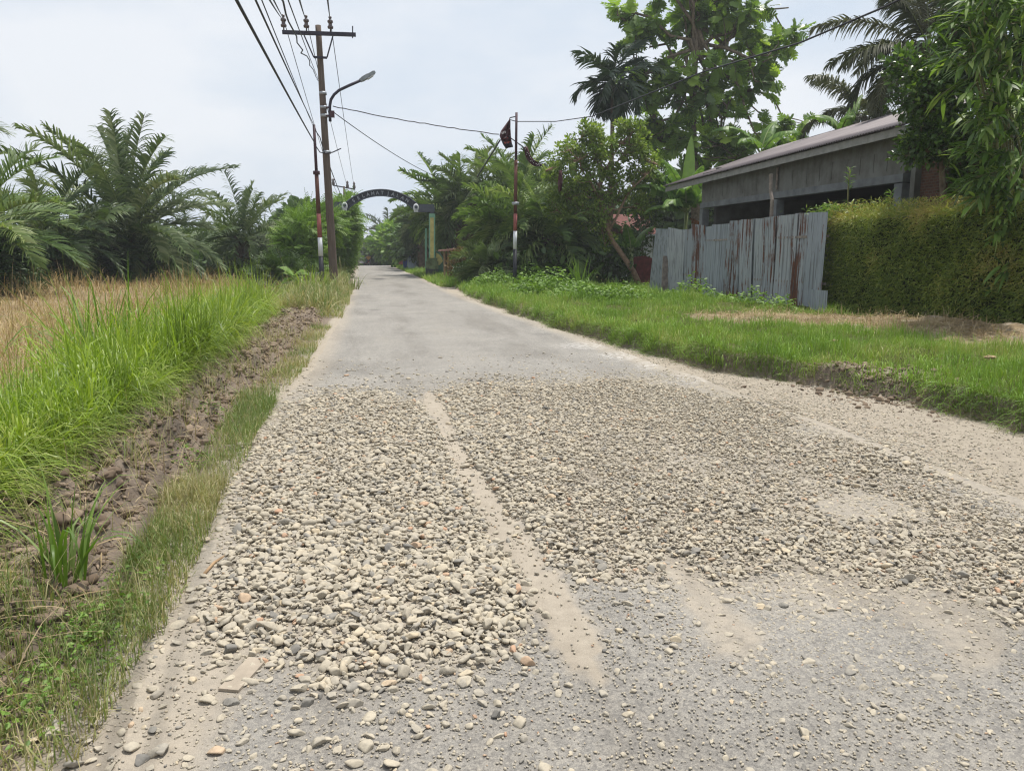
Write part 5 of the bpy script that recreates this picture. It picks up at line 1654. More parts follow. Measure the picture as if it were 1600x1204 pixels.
for yc in (yl_ - .08, yr_ + .08):
    part('side_wall', MB().box((HX + .27 + D / 2, yc, zt_ / 2), (D - .4, .15, zt_ + .3)), M['concrete'], house)
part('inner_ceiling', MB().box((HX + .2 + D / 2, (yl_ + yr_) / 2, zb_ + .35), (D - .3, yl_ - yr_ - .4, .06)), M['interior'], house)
# corrugated roof: front eave over the wall, rising away from the road
ex = HX - .45
ez = float(atX(1036, 291, ex)[2]); eyl = float(atX(1036, 291, ex)[1]); eyr = yr_ - .55
rd = float(atY(1250, 219, eyl)[0]); 
rise = 1.55; run = 4.6; TILT = .20
n = int((eyl - eyr) / 0.10 * 4); 
V = []
for j in range(5):
    f = j / 4
    for k in range(n + 1):
        Yk = eyl + (eyr - eyl) * k / n
        V.append((ex + run * f, Yk, ez + TILT * k / n + rise * f + .018 * math.sin(2 * math.pi * (eyl - Yk) / .10)))
V = np.array(V); m = len(V)
b = MB().add(V, grid_faces(n + 1, 5))
roof = part('roof', b, M['roof'], house, True)
sm = roof.modifiers.new('thickness', 'SOLIDIFY'); sm.thickness = .012
sl = rise / run
part('fascia', MB().bar((ex + .10, eyl - .02, ez - .12), (ex + .10, eyr, ez - .12 + TILT), .03, .17), M['fascia'], house)
for yc in np.linspace(eyl - .3, eyr + .3, 7):
    tz = TILT * (eyl - yc) / (eyl - eyr); part('rafter', MB().bar((ex + .12, yc, ez - .08 + tz), (ex + run, yc, ez - .06 + rise - .1 + tz), .06, .1), M['woodgrey'], house)
0 and part('soffit_beam', MB().box((HX + .08, (yl_ + yr_) / 2, (zt_ + ez + sl * .5) / 2), (.12, yl_ - yr_, max(.05, ez + sl * .5 - zt_ - .05))), M['concrete'], house)
# raw brick building end next to it
y0b, y1b = hx(1422, 300)[1], hx(1530, 300)[1]
bw = thing('brick_wall', 'raw dark brick wall half hidden by the glossy tree', 'wall', (HX, (y0b + y1b) / 2, .25))
part('bricks', MB().box((HX + .3, (y0b + y1b) / 2, 1.9), (.2, y0b - y1b, 3.6)), M['brick'], bw)
part('pillar', MB().box((HX + .2, y0b + .02, 1.9), (.3, .14, 3.7)), M['concrete'], bw)
# red roofed house further off
qh = atY(1008, 400, 38.5)
hh = thing('red_roofed_house', 'low pale house with a red roof behind the leaning tree', 'house', (qh[0], qh[1], .2))
e0, e1 = atY(982, 366, 38), atY(1024, 366, 38)
part('wall', MB().box(((e0[0] + e1[0]) / 2 + .2, 40.2, 1.15), (e1[0] - e0[0] - .5, 4, 2.0)), M['housepale'], hh)
V, F = sidepoly([(37.8, e0[2] - .1), (37.8, e0[2] + .02), (40.2, e0[2] + 1.1), (42.6, e0[2]), (42.6, e0[2] - .1), (40.2, e0[2] + .95)], e0[0] - .3, e1[0] + .2)
part('roof', MB().add(V, F), M['tileroof'], hh)
part('eave_board', MB().bar(atY(980, 368, 37.75), atY(1027, 368, 37.75), .04, .14), M['whitepaint'], hh)

# ------------------------------------------------------------------ hedge
hy1 = atX(1290, 400, FX + .2)[1] + .25; hy0 = 4.0
HFX, HBX, HTZ = FX + .35, FX + 1.5, float(atX(1450, 323, FX + .3)[2])
hg = thing('hedge', 'tall clipped leafy hedge, olive brown on top, beside the zinc fence', 'hedge', (HFX, (hy0 + hy1) / 2, .25))
b = MB().box(((HFX + HBX) / 2 + .1, (hy0 + hy1) / 2, HTZ / 2 - .02), (HBX - HFX - .2, hy1 - hy0 - .15, HTZ - .25))  # solid dark box filling the hedge behind its leaves
part('dark_core', b, M['hedgecore'], hg)
n = 62000
Y = hy0 + (hy1 - hy0) * rng.random(n) ** 0.8
face = rng.random(n)
Z = np.where(face < .78, .22 + (HTZ - .25) * rng.random(n), HTZ - .05)
bul = .34 * (fbm(Y * 1.3, Z * 1.3, 80, 3) - .5)
X = np.where(face < .78, HFX + bul - .05 + .30 * rng.random(n) ** 2.2, HFX + (HBX - HFX) * rng.random(n))
Z = np.where(face < .78, Z, HTZ - .07 + .22 * (fbm(X * 1.5, Y * 1.5, 81, 4) - .5) + .26 * rng.random(n) ** 2.5)
endk = rng.random(n) < .05
Y = np.where(endk, hy1 - .05 - .1 * rng.random(n), Y); X = np.where(endk, HFX + (HBX - HFX) * rng.random(n), X)
D_ = np.stack([np.where(face < .78, -rng.uniform(.2, 1, n), rng.normal(0, .5, n)), rng.normal(0, .8, n), np.where(face < .78, rng.normal(-.15, .55, n), rng.uniform(.2, 1, n))], 1)
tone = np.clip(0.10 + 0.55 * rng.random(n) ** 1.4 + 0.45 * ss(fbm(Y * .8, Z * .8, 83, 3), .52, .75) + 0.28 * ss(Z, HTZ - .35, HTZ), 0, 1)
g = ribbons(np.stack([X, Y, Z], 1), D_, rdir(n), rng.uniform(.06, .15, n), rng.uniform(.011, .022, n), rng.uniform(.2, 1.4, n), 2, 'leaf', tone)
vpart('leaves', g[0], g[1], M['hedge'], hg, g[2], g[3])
# sprout above the hedge corner and thin stems
q = atX(1305, 325, FX + .6)
n = 420
P = np.array((q[0], q[1], HTZ - .1)) + rng.normal(0, 1, (n, 3)) * (.2, .38, .0) + np.stack([np.zeros(n), np.zeros(n), .32 * rng.random(n)], 1)
g = ribbons(P, np.stack([rng.normal(0, 1, n), rng.normal(0, 1, n), rng.uniform(.1, .9, n)], 1), rdir(n), rng.uniform(.1, .22, n), rng.uniform(.018, .03, n), rng.uniform(.3, 1.4, n), 3, 'leaf')
o = vpart('bamboo_sprout', g[0] - P.mean(0), g[1], M['bamboo'], None, g[2], g[3]); o.location = tuple(P.mean(0))
tagp(o, 'light green sprout growing above the hedge corner by the fence', 'plant')
for (xa, yt, lab) in ((1328, 262, 'tall thin bare stem rising above the hedge before the dark opening'), (1393, 300, 'short thin stem rising above the hedge beside the house column')):
    q0, q1 = atX(xa - 2, 325, FX + .8), atX(xa, yt, FX + .8)
    o = thing('thin_stem', lab, 'plant', (q0[0], q0[1], 1.5))
    part('stem', MB().tube([q0 * .8 + (q0 * .2) - (0, 0, .4), q0 * .5 + q1 * .5 + (0, .04, 0), q1], [.02, .016, .008], 5), M['culm'], o, True)
    n = 26
    t = rng.random(n)[:, None]
    P = q0 * (1 - t) + q1 * t
    P[:12] = q1 - np.stack([np.zeros(12), np.zeros(12), .35 * rng.random(12)], 1)
    g = ribbons(P, np.stack([rng.normal(0, .6, n), rng.normal(0, .8, n), rng.uniform(0, 1, n)], 1), rdir(n), .16, .022, 1.0, 3, 'leaf')
    vpart('leaves', g[0], g[1], M['weed'], o, g[2], g[3])
# ------------------------------------------------------------------ palms
def palm_crown(c, nf, L, e_hi, e_lo, bend, npair, ll, lw, lax=0.9, droop=1.6, seed=0, az=None, vee=0.5, low=.7, twist=0.6, fwd=.55):
    """c crown point; fronds of length L arching out, npair leaflet pairs of length ll"""
    r = np.random.default_rng(seed)
    ribs = []; rach = MB()
    for f in range(nf):
        u = (f + r.random() * .6) / nf
        a = f * 2.39996 + r.normal(0, .18) if az is None else az[f]
        e = e_hi + (e_lo - e_hi) * u ** 0.85 + r.normal(0, .07)
        Lf = L * r.uniform(.82, 1.1) * (low + (1 - low) * max(0.0, min(1.0, (e + .3) / 1.3)))
        m = 15
        bd = bend * r.uniform(.75, 1.25) * (0.5 + 0.7 * u)
        P = [np.array(c, float)]
        s = Lf / (m - 1); tw = r.normal(0, .16)
        for k in range(m - 1):
            t = k / (m - 1)
            ee = e - bd * t ** 1.5
            aa_ = a + tw * t
            P.append(P[-1] + s * np.array((math.cos(ee) * math.cos(aa_), math.cos(ee) * math.sin(aa_), math.sin(ee))))
        P = np.array(P)
        T = nrm(np.gradient(P, axis=0))
        rach.tube(P, np.linspace(.035, .006, m) * (L / 5), 4, False, 0.9)
        tt = np.linspace(.16, 1.0, npair) + r.normal(0, .004, npair)
        tt = np.clip(tt, 0, 1)
        idx = tt * (m - 1); i = np.minimum(idx.astype(int), m - 2); fr = (idx - i)[:, None]
        B = P[i] * (1 - fr) + P[i + 1] * fr; TT = nrm(T[i] * (1 - fr) + T[i + 1] * fr)
        side = nrm(np.cross(TT, (0, 0, 1.0))); upn = np.cross(side, TT)
        shp = np.sin(np.pi * np.clip(.12 + .82 * tt, 0, 1)) ** .55
        for sg in (1, -1):
            k = r.random(npair) > .03
            plane = np.where(r.random(npair) < .5, vee + .3, vee - .3) + r.normal(0, .12, npair)
            d = side * sg * np.cos(plane)[:, None] + upn * np.sin(plane)[:, None] + TT * (fwd + .5 * tt)[:, None] + r.normal(0, .06, (npair, 3))
            q = ribbons(B[k], d[k], (TT + upn * twist * sg)[k], (ll * shp * r.uniform(.85, 1.1, npair))[k], lw * r.uniform(.8, 1.2, npair)[k],
                        (droop * r.uniform(.6, 1.3, npair) * lax)[k], 4, 'palm', np.clip(r.random() * .7 + .42 * r.random(npair) - .1, 0, 1)[k])
            ribs.append(q)
    return cat_geo(ribs), rach

def palm(name, label, cat, base, h, nf, L, group, mat='oilpalm', trunk_r=.35, seed=0, fern=False, e_hi=1.35, e_lo=-.35, bend=1.5, npair=58, ll=.85, lw=.045, droop=1.0, lean=(0, 0), dead=0, trunkmat='palmtrunk', **k):
    base = np.asarray(base, float)
    o = thing(name, label, cat, base, group)
    c = base + (lean[0], lean[1], h)
    ts = np.linspace(0, 1, 9)
    P = base + (c - base) * ts[:, None]; P[:, 0] += lean[0] * (ts ** 2 - ts) * .5
    b = MB().tube(P - (0, 0, .1), trunk_r * (1.05 - .25 * ts) * (1 + .12 * np.sin(ts * 40)), 10)
    if mat.startswith('oilpalm'):
        for j in range(34):                      # old leaf stubs round the trunk
            a = j * 2.4; z = (.15 + .85 * j / 34)
            q = base + (c - base) * z
            d = np.array((math.cos(a), math.sin(a), 0))
            b.bar(q + d * trunk_r * .7, q + d * trunk_r * 1.35 + (0, 0, .28), .10, .07)
    part('trunk', b, M[trunkmat], o, False)
    g, rach = palm_crown(c, nf, L, e_hi, e_lo, bend, npair, ll, lw, seed=seed, droop=droop, **k)
    vpart('crown', g[0], g[1], M[mat], o, g[2], g[3])
    part('midribs', rach, M['pseudostem'], o, True)
    if dead:
        g, _ = palm_crown(c - (0, 0, .15), dead, L * .72, -.5, -1.1, .6, 40, ll * .7, lw * .9, seed=seed + 50)
        vpart('dead_fronds', g[0], g[1], M['frond_dry'], o, g[2], g[3])
    if fern:
        n = 900
        a = rng.uniform(0, 2 * math.pi, n); z = rng.random(n)
        PP = base + np.stack([np.cos(a) * trunk_r * 1.5, np.sin(a) * trunk_r * 1.5, z * h * .95], 1)
        Dd = np.stack([np.cos(a), np.sin(a), rng.normal(0.1, .4, n)], 1)
        pv, pf = leaf_pinnate(7, .22)
        s = scatter(pv, pf, PP, Dd, np.stack([np.cos(a) * .4, np.sin(a) * .4, np.ones(n)], 1), rng.uniform(.4, .75, n) * trunk_r / .4)
        vpart('ferns', s[0], s[1], M['fern'], o, s[2])
    return o

def gp(px, py): return G(px, py)
def ap(px, py, Y):
    p = atY(px, py, Y); p[2] = float(H(p[0], p[1])); return p
GL = 'oil palms in the dry field'
GR = 'oil palms beside the road'
p1 = gp(205, 441)
palm('oil_palm', 'largest oil palm in the dry field, its trunk wrapped in ferns', 'palm', p1, 1.9, 52, 5.6, GL, seed=11, fern=True, trunk_r=.75, ll=.95, lw=.085, npair=58, droop=1.35, e_hi=1.54, e_lo=-.45, bend=1.1, dead=2, low=.62)
p2 = gp(385, 440)
palm('oil_palm', 'smaller oil palm with spreading fronds beside the green roadside shrubs', 'palm', p2, 2.2, 36, 3.6, GL, seed=12, trunk_r=.4, ll=.75, lw=.075, droop=1.3, e_hi=1.5, e_lo=-.5, bend=1.0, npair=32, dead=1, low=.75)
p0 = ap(-40, 455, 25.5)
palm('oil_palm', 'oil palm cut by the picture edge with drooping pale fronds', 'palm', p0, 1.7, 36, 3.7, GL, 'oilpalm_b', seed=13, trunk_r=.55, ll=.8, lw=.07, droop=.9, e_lo=-.5, bend=1.3, npair=37, fern=True, dead=2)
palm('oil_palm', 'dark oil palm between the edge palm and the largest palm', 'palm', ap(80, 440, 32), 1.6, 28, 3.6, GL, seed=14, trunk_r=.5, ll=.8, lw=.075, droop=.9, e_lo=-.4, bend=1.2, npair=34, fern=True, dead=1)
palm('oil_palm', 'tall oil palm off the edge reaching one frond into the sky', 'palm', ap(-95, 430, 36), 5.9, 20, 3.6, GL, seed=15, trunk_r=.5, ll=1.0, lw=.05, e_lo=-.3)
for (px, Y, h, L, lab, sd) in [(a_[0], a_[1], a_[2] * .62) + a_[3:] for a_ in ((150, 58, 3.2, 5.5, 'hazy oil palm behind the largest palm, towards the edge palm', 16), (300, 55, 1.6, 5.0, 'oil palm seen between the largest and the smaller palm', 17), (440, 62, 4.0, 5.0, 'oil palm top showing above the green roadside shrubs', 18), (40, 60, 3.4, 5.5, 'far oil palm behind the edge palm fronds', 19), (478, 75, 4.6, 5.2, 'farthest oil palm top behind the banded pole', 20), (350, 68, 2.8, 5, 'far oil palm crown behind the smaller field palm', 28))]:
    palm('oil_palm', lab, 'palm', ap(px, 420, Y), h, 26, L * .66, GL, seed=sd, trunk_r=.4, ll=.85, lw=.08, npair=26, e_lo=-.4, bend=1.1)
R_ = [(802, 33, 2.2, 34, 3.0, 'bright oil palm nearest the banner pole, fronds drooping to the grass', 21, 'oilpalm_b', 1.25, -.45),
      (858, 32, 1.9, 30, 3.2, 'dark oil palm behind the leaning tree', 22, 'oilpalm_b', 1.3, -.45),
      (722, 47, 3.3, 32, 4.3, 'tall spreading oil palm above the stall roof', 23, 'oilpalm_b', 1.3, -.4),
      (700, 50, 3.9, 30, 4.2, 'tall oil palm behind the green and yellow arch column', 24, 'oilpalm_b', 1.3, -.5),
      (662, 62, 3.4, 28, 3.0, 'oil palm with drooping fronds under the arch end', 25, 'oilpalm', 1.2, -.6),
      (815, 42, 4.2, 28, 4.0, 'oil palm with high fronds behind the banner', 26, 'oilpalm_b', 1.35, -.4),
      (740, 46, 4.3, 26, 3.6, 'far oil palm crown against the sky beside the tie rope', 27, 'oilpalm', 1.35, -.3)]
for px, Y, h, nf, L, lab, sd, mt, eh, el in R_:
    palm('oil_palm', lab, 'palm', ap(px, 440, Y), h, nf, L, GR, mt, seed=sd, trunk_r=.42, ll=.9, lw=.072 + .0005 * Y, npair=42, droop=1.35, e_hi=eh, e_lo=el, bend=1.2, dead=1)
# drooping frond palm low by the verge
palm('oil_palm', 'low oil palm with long fronds sweeping down to the verge by the stall', 'palm', ap(760, 436, 31), .6, 14, 1.5, GR, 'oilpalm', seed=31, trunk_r=.3, ll=.8, lw=.05, e_hi=1.2, e_lo=-.1, bend=1.6)
palm('oil_palm', 'haze greyed palm hanging over the road end beyond the crest', 'palm', ap(606, 405, 112), 5.0, 24, 5.5, GR, 'hazetree', seed=32, trunk_r=.4, ll=1.1, lw=.12, npair=34, e_lo=-.8)

# coconut and areca palms behind the house
q = ap(1425, 400, 24); ch = float(atY(1425, 78, 24)[2] - q[2])
palm('coconut_palm', 'coconut palm with long ragged fronds above the house roof', 'palm', q, ch, 32, 4.6, None, 'coco', seed=41, trunk_r=.16, ll=.9, lw=.055, npair=80, e_hi=1.45, e_lo=-.55, bend=1.5, droop=2.6, vee=0.0, trunkmat='bark', fwd=.4)
q = ap(1335, 400, 30); ch = float(atY(1335, 178, 30)[2] - q[2])
palm('coconut_palm', 'lower coconut palm with drooping fronds behind the roof edge', 'palm', q, ch, 18, 3.2, None, 'coco', seed=42, trunk_r=.15, ll=.8, lw=.06, npair=56, e_hi=1.2, e_lo=-.5, bend=1.7, droop=2.6, vee=0.0, trunkmat='bark')
q = ap(952, 420, 33); ch = float(atY(952, 128, 33)[2] - q[2])
palm('areca_palm', 'areca palm with stiff dark fan of fronds beside the breadfruit tree', 'palm', q, ch, 20, 2.4, None, 'areca', seed=43, trunk_r=.11, ll=.85, lw=.09, npair=26, e_hi=1.35, e_lo=-.95, bend=1.9, droop=1.3, vee=.1, trunkmat='bark', fwd=.7)

# ------------------------------------------------------------------ banana plants
def banana_leaf(base, az, e, L, W, bend, r, torn=.35):
    m = 22
    P = [np.array(base, float)]
    for k in range(m - 1):
        t = k / (m - 1); ee = e - bend * t ** 1.6
        P.append(P[-1] + L / (m - 1) * np.array((math.cos(ee) * math.cos(az), math.cos(ee) * math.sin(az), math.sin(ee))))
    P = np.array(P); T = nrm(np.gradient(P, axis=0)); side = nrm(np.cross(T, (0, 0, 1.0))); up = np.cross(side, T)
    V = []; F = []; rn = []
    for sg in (1, -1):
        drop = r.uniform(.1, .35)
        for k in range(3, m - 1):
            t0, t1 = k / (m - 1), (k + 1) / (m - 1)
            w = lambda t: W * math.sin(math.pi * min(1, max(0, (t - .1) / .9)) ** .7) ** .6
            if r.random() < torn: drop = r.uniform(.05, .75)
            w0, w1 = w(t0), w(t1) if k < m - 2 else .02
            gap = .10 * r.random() if r.random() < torn else 0
            b = len(V)
            for (p_, w_, f) in ((P[k], w0, 0), (P[k + 1], w1, 0)):
                V.append(p_)
            mid0 = P[k] + side[k] * sg * w0 * .55 + up[k] * .10 * w0; mid1 = P[k + 1] + side[k + 1] * sg * w1 * .55 + up[k + 1] * .10 * w1
            out0 = P[k] + side[k] * sg * w0 * .95 - np.array((0, 0, drop * w0)) + T[k] * gap * .3
            out1 = P[k + 1] + side[k + 1] * sg * w1 * .95 - np.array((0, 0, drop * w1)) - T[k + 1] * gap
            V += [mid0, mid1, out0, out1]
            F += [(b, b + 1, b + 3, b + 2), (b + 2, b + 3, b + 5, b + 4)]
            rn += [min(1, max(0, .45 + .3 * r.normal()))] * 6
    return np.array(V), np.array(F), np.array(rn), P

def banana(label, base, hs, leaves, seed, newleaf=None, dead=False, rs=.12):
    r = np.random.default_rng(seed)
    base = np.asarray(base, float)
    o = thing('banana_plant', label, 'banana plant', base, 'banana plants by the house')
    c = base + (0, 0, hs)
    part('stem', MB().tube([base - (0, 0, .1), base + (0, 0, hs * .5), c], [rs * 1.2, rs, rs * .6], 10), M['pseudostem'], o, True)
    for (az, e, L, W, bend) in leaves:
        V, F, rn, P = banana_leaf(c, az, e, L, W, bend, r)
        lf = vpart('leaf', V, F, M['banana'], o, rn, None, True)
        part('midrib', MB().tube(P, np.linspace(.035, .008, len(P)), 5), M['pseudostem'], lf, True)
    if newleaf:
        az, e, L, W = newleaf
        V, F, rn, P = banana_leaf(c, az, e, L, W, .12, r, .0)
        vpart('young_leaf', V, F, M['banana_new'], o, rn)
    if dead:
        V, F, rn, P = banana_leaf(c - (0, 0, .2), 2.6 + math.pi, -.2, 1.0, .22, 1.2, r, .5)
        vpart('dead_leaf', V, F, M['banana_dry'], o, rn)
    return o
pi = math.pi
q = atY(1072, 345, 30.2); q[2] = .25
zc = float(atY(1072, 342, 30.2)[2])
banana('banana plant with a pale upright new leaf at the house corner', q, zc, [(pi * 1.02, .8, 3.2, .46, 1.5), (pi * .85, 1.05, 2.6, .42, 1.3), (pi * 1.25, .5, 2.5, .40, 1.3), (pi * .5, 1.1, 2.4, .4, 1.2), (pi * 1.75, .9, 2.1, .4, 1.2), (pi * .15, 1.0, 2.1, .4, 1.2), (pi * 1.12, 1.25, 2.6, .42, .9), (pi * 1.5, 1.2, 2.3, .38, .9), (pi * 1.35, .9, 2.4, .42, 1.5), (pi * 1.08, .35, 2.2, .40, 1.1), (pi * .95, 1.15, 2.7, .42, 1.1)], 1, (pi * .3, 1.48, 3.1, .27), True)
q = ap(1180, 400, 31); zc = float(atY(1180, 245, 31)[2])
banana('banana plant with a broad arching leaf over the roof slope', q, zc, [(pi * .95, .95, 2.6, .4, 1.6), (pi * 1.2, .6, 2.2, .36, 1.4), (0.1, .9, 2.4, .36, 1.4), (.6, 1.2, 2.0, .33, 1.0), (pi * 1.6, .8, 2.0, .34, 1.3)], 2)
q = ap(1300, 400, 27); zc = float(atY(1296, 212, 27)[2])
banana('banana plant with one leaf standing up above the roof edge', q, zc, [(.35, 1.05, 1.9, .27, .35), (pi * .9, .9, 1.6, .3, 1.5), (pi * 1.4, .7, 1.5, .28, 1.3), (pi * .6, 1.0, 1.5, .28, 1.2)], 3)
q = gp(905, 446); q = ap(915, 445, q[1] + 1.5)
banana('low banana plant whose leaf droops over the garden stakes', q, .9, [(.15, .75, 1.9, .28, 1.1), (pi * .95, .7, 1.8, .28, 1.6), (pi * 1.3, .9, 1.4, .25, 1.3), (pi * .5, 1.2, 1.5, .26, .9), (pi * 1.8, 1.0, 1.3, .25, 1.3)], 4)
q = ap(985, 440, gp(985, 447)[1] + 2.5)
banana('banana plant behind the leaning tree trunk', q, 1.3, [(.2, 1.1, 1.7, .28, 1.0), (pi * .9, .9, 1.8, .3, 1.5), (pi * 1.3, 1.2, 1.6, .28, 1.0), (pi * .5, 1.2, 1.5, .26, .9)], 5)

# ------------------------------------------------------------------ broadleaved trees
def crown_points(lobes, n, r, shell=.55):
    """cluster centres in a union of ellipsoids, crowded to the outside"""
    out = []
    vol = np.array([np.prod(l[1]) for l in lobes]) ** .8; k = r.choice(len(lobes), n, p=vol / vol.sum())
    d = r.normal(size=(n, 3)); d /= np.linalg.norm(d, axis=1)[:, None]
    rad = shell + (1 - shell) * r.random(n) ** .7
    rad *= np.where(r.random(n) < .25, r.random(n), 1)
    C = np.array([l[0] for l in lobes])[k]; S = np.array([l[1] for l in lobes])[k]
    return C + d * S * rad[:, None], d

def twigs(mb, P, nodes, rr, r, sides=4):
    """a curved twig from the nearest lower limb node to each cluster"""
    nodes = np.array(nodes)
    for p in P:
        dd = np.linalg.norm(nodes - p, axis=1) + np.maximum(0, nodes[:, 2] - p[2]) * 1.5
        q = nodes[np.argmin(dd)]
        m = q * .45 + p * .55 + r.normal(0, .05, 3) * np.linalg.norm(p - q) - np.array((0, 0, .06)) * np.linalg.norm(p - q)
        mb.tube([q, m, p], [rr, rr * .7, rr * .3], sides, False)

def tree(name, label, cat, base, trunk, r0, limbs, lobes, ncl, nleaf, clr, lsize, leaf, mat, bark, seed, group=None, limbr=.35, up=.35, droop=0.0, twig=True, outw=.5, shell=.55, rpow=1.0):
    """trunk: world points; limbs: number of limbs from the upper trunk to the lobes"""
    r = np.random.default_rng(seed)
    base = np.asarray(base, float)
    o = thing(name, label, cat, base, group)
    T = np.array(trunk, float)
    w = MB().tube(T, np.linspace(r0, r0 * .45, len(T)), 9)
    nodes = [T[-1], T[-2]] if len(T) > 2 else [T[-1]]
    P, d = crown_points(lobes, ncl, r, shell)
    for k in range(limbs):
        i = r.integers(0, len(lobes)) if k >= len(lobes) else k
        s = T[-1] + (T[len(T) // 2] - T[-1]) * r.random() * .8
        e = np.array(lobes[i][0]) + r.normal(0, .45, 3) * np.array(lobes[i][1])
        mm = [s + (e - s) * t + r.normal(0, .06, 3) * np.linalg.norm(e - s) * (t > 0) + np.array((0, 0, .15 * math.sin(pi * t))) * np.linalg.norm(e - s) * .5 for t in np.linspace(0, 1, 6)]
        w.tube(mm, np.linspace(r0 * limbr * 1.2, r0 * limbr * .35, 6), 6, False)
        nodes += mm[2:]
    if twig:
        twigs(w, P[: min(len(P), 420)], nodes, r0 * .10 + .008, r)
    part('trunk', w, M[bark], o, True)
    n = ncl * nleaf
    C = np.repeat(P, nleaf, 0); dd = np.repeat(d, nleaf, 0)
    off = r.normal(size=(n, 3)); off = off / np.linalg.norm(off, axis=1)[:, None] * (clr * r.random(n) ** .5)[:, None]
    LP = C + off * (1, 1, .75)
    A = nrm(off) * .8 + dd * outw + r.normal(0, .4, (n, 3)) - np.array((0, 0, droop))
    Nn = np.stack([r.normal(0, .55, n), r.normal(0, .55, n), up + r.random(n)], 1) + dd * .25
    crn = np.repeat(r.random(ncl), nleaf)
    rn = np.clip(.5 * crn + .5 * r.random(n), 0, 1) ** rpow
    lv, lf = leaf
    g = scatter(lv, lf, LP, A, Nn, lsize * r.uniform(.65, 1.3, n), rn)
    vpart('crown', g[0], g[1], M[mat], o, g[2])
    return o

def lobes_px(lst, Y):
    """ellipsoids from picture boxes (cx, cy, half w, half h, depth offset, depth half)"""
    out = []
    for cx, cy, hw, hh, dy, hd in lst:
        c = atY(cx, cy, Y + dy)
        out.append((c, np.array((pxsize(hw, c), hd, pxsize(hh, c)))))
    return out

# breadfruit tree
YBf = 34.0
q = ap(1090, 420, YBf)
tr_ = [q, atY(1086, 300, YBf), atY(1082, 200, YBf), atY(1085, 110, YBf), atY(1090, 30, YBf)]
lob = lobes_px([(1000, 50, 40, 55, 0, 1.4), (1010, 130, 45, 40, 0, 1.4), (1075, 20, 60, 60, .5, 1.8), (1150, 40, 55, 55, 0, 1.6), (1205, 75, 40, 45, 0, 1.3), (1180, 130, 48, 40, .3, 1.4), (1100, 130, 65, 55, 0, 1.8), (1060, 215, 70, 42, 0, 1.7), (1150, 215, 65, 45, 0, 1.6), (1010, 200, 30, 40, .5, 1.0), (1225, 190, 38, 36, .5, 1.1), (1040, -40, 60, 40, 0, 1.6), (1140, -40, 60, 40, 0, 1.6), (1100, 268, 70, 24, 0.5, 1.4), (1238, 42, 16, 14, 0, .6), (972, 22, 20, 18, 0, .7)], YBf)
tree('breadfruit_tree', 'tall breadfruit tree with large lobed leaves behind the house', 'tree', q, tr_, .24, 26, lob, 330, 8, .14, .52, leaf_lobed(), 'bread', 'bark', 61, up=.3, droop=.2, outw=.25, shell=.3, rpow=1.05)

# leaning small tree by the fence corner
q = gp(1001, 446); YT = q[1]
a_ = lambda x, y, dy=0: atY(x, y, YT + dy)
tr_ = [q - (0, 0, .1), a_(990, 425), a_(975, 402), a_(958, 378), a_(946, 350), a_(938, 318), a_(936, 285)]
lob = lobes_px([(935, 240, 40, 34, 0, .9), (885, 245, 30, 30, 0, .8), (988, 225, 32, 30, 0, .8), (1010, 270, 24, 30, 0, .7), (895, 295, 34, 28, 0, .8), (960, 290, 40, 28, 0, .8), (925, 338, 30, 20, 0, .7), (920, 206, 26, 14, 0, .5), (978, 200, 18, 12, 0, .5), (875, 322, 20, 24, 0, .6), (1002, 318, 22, 20, 0, .6), (858, 275, 14, 18, 0, .4), (945, 375, 16, 14, .2, .4)], YT)
tree('leaning_tree', 'small leafy tree with a leaning pale trunk by the fence corner', 'tree', q, tr_, .13, 16, lob, 430, 32, .24, .14, leaf_ov(.5), 'smalltree', 'bark_red', 62, up=.4, outw=.5, shell=.6, rpow=.85)
# pale lower trunk sleeve shows the same bark; dark shrub mass behind it
def bush(name, label, lst, Y, ncl, nleaf, clr, lsize, leaf, mat, seed, group=None, base_px=None, cat='shrub', bark='bark', r0=.05, **k):
    lob = lobes_px(lst, Y)
    c = np.mean([l[0] for l in lob], 0)
    b = np.array((c[0], c[1], float(H(c[0], c[1]))))
    return tree(name, label, cat, b, [b, b * .6 + c * .4, b * .3 + c * .7], r0, max(5, len(lob)), lob, ncl, nleaf, clr, lsize, leaf, mat, bark, seed, group, **k)
GB = 'bushes around the garden'
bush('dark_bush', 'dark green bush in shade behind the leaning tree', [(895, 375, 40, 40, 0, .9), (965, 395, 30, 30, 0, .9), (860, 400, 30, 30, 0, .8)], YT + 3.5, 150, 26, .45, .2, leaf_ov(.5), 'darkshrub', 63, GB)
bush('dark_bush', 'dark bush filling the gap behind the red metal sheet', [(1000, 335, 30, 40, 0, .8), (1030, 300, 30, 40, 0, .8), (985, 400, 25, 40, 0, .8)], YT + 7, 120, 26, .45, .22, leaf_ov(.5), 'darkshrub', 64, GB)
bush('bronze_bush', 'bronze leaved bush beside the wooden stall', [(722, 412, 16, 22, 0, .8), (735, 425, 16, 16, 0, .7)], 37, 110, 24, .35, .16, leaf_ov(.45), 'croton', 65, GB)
bush('dark_bush', 'dark round bush under the palm fronds by the stall', [(730, 430, 18, 16, 0, .7), (748, 425, 18, 18, .5, .7)], 34.5, 90, 24, .35, .16, leaf_ov(.45), 'darkshrub', 66, GB)

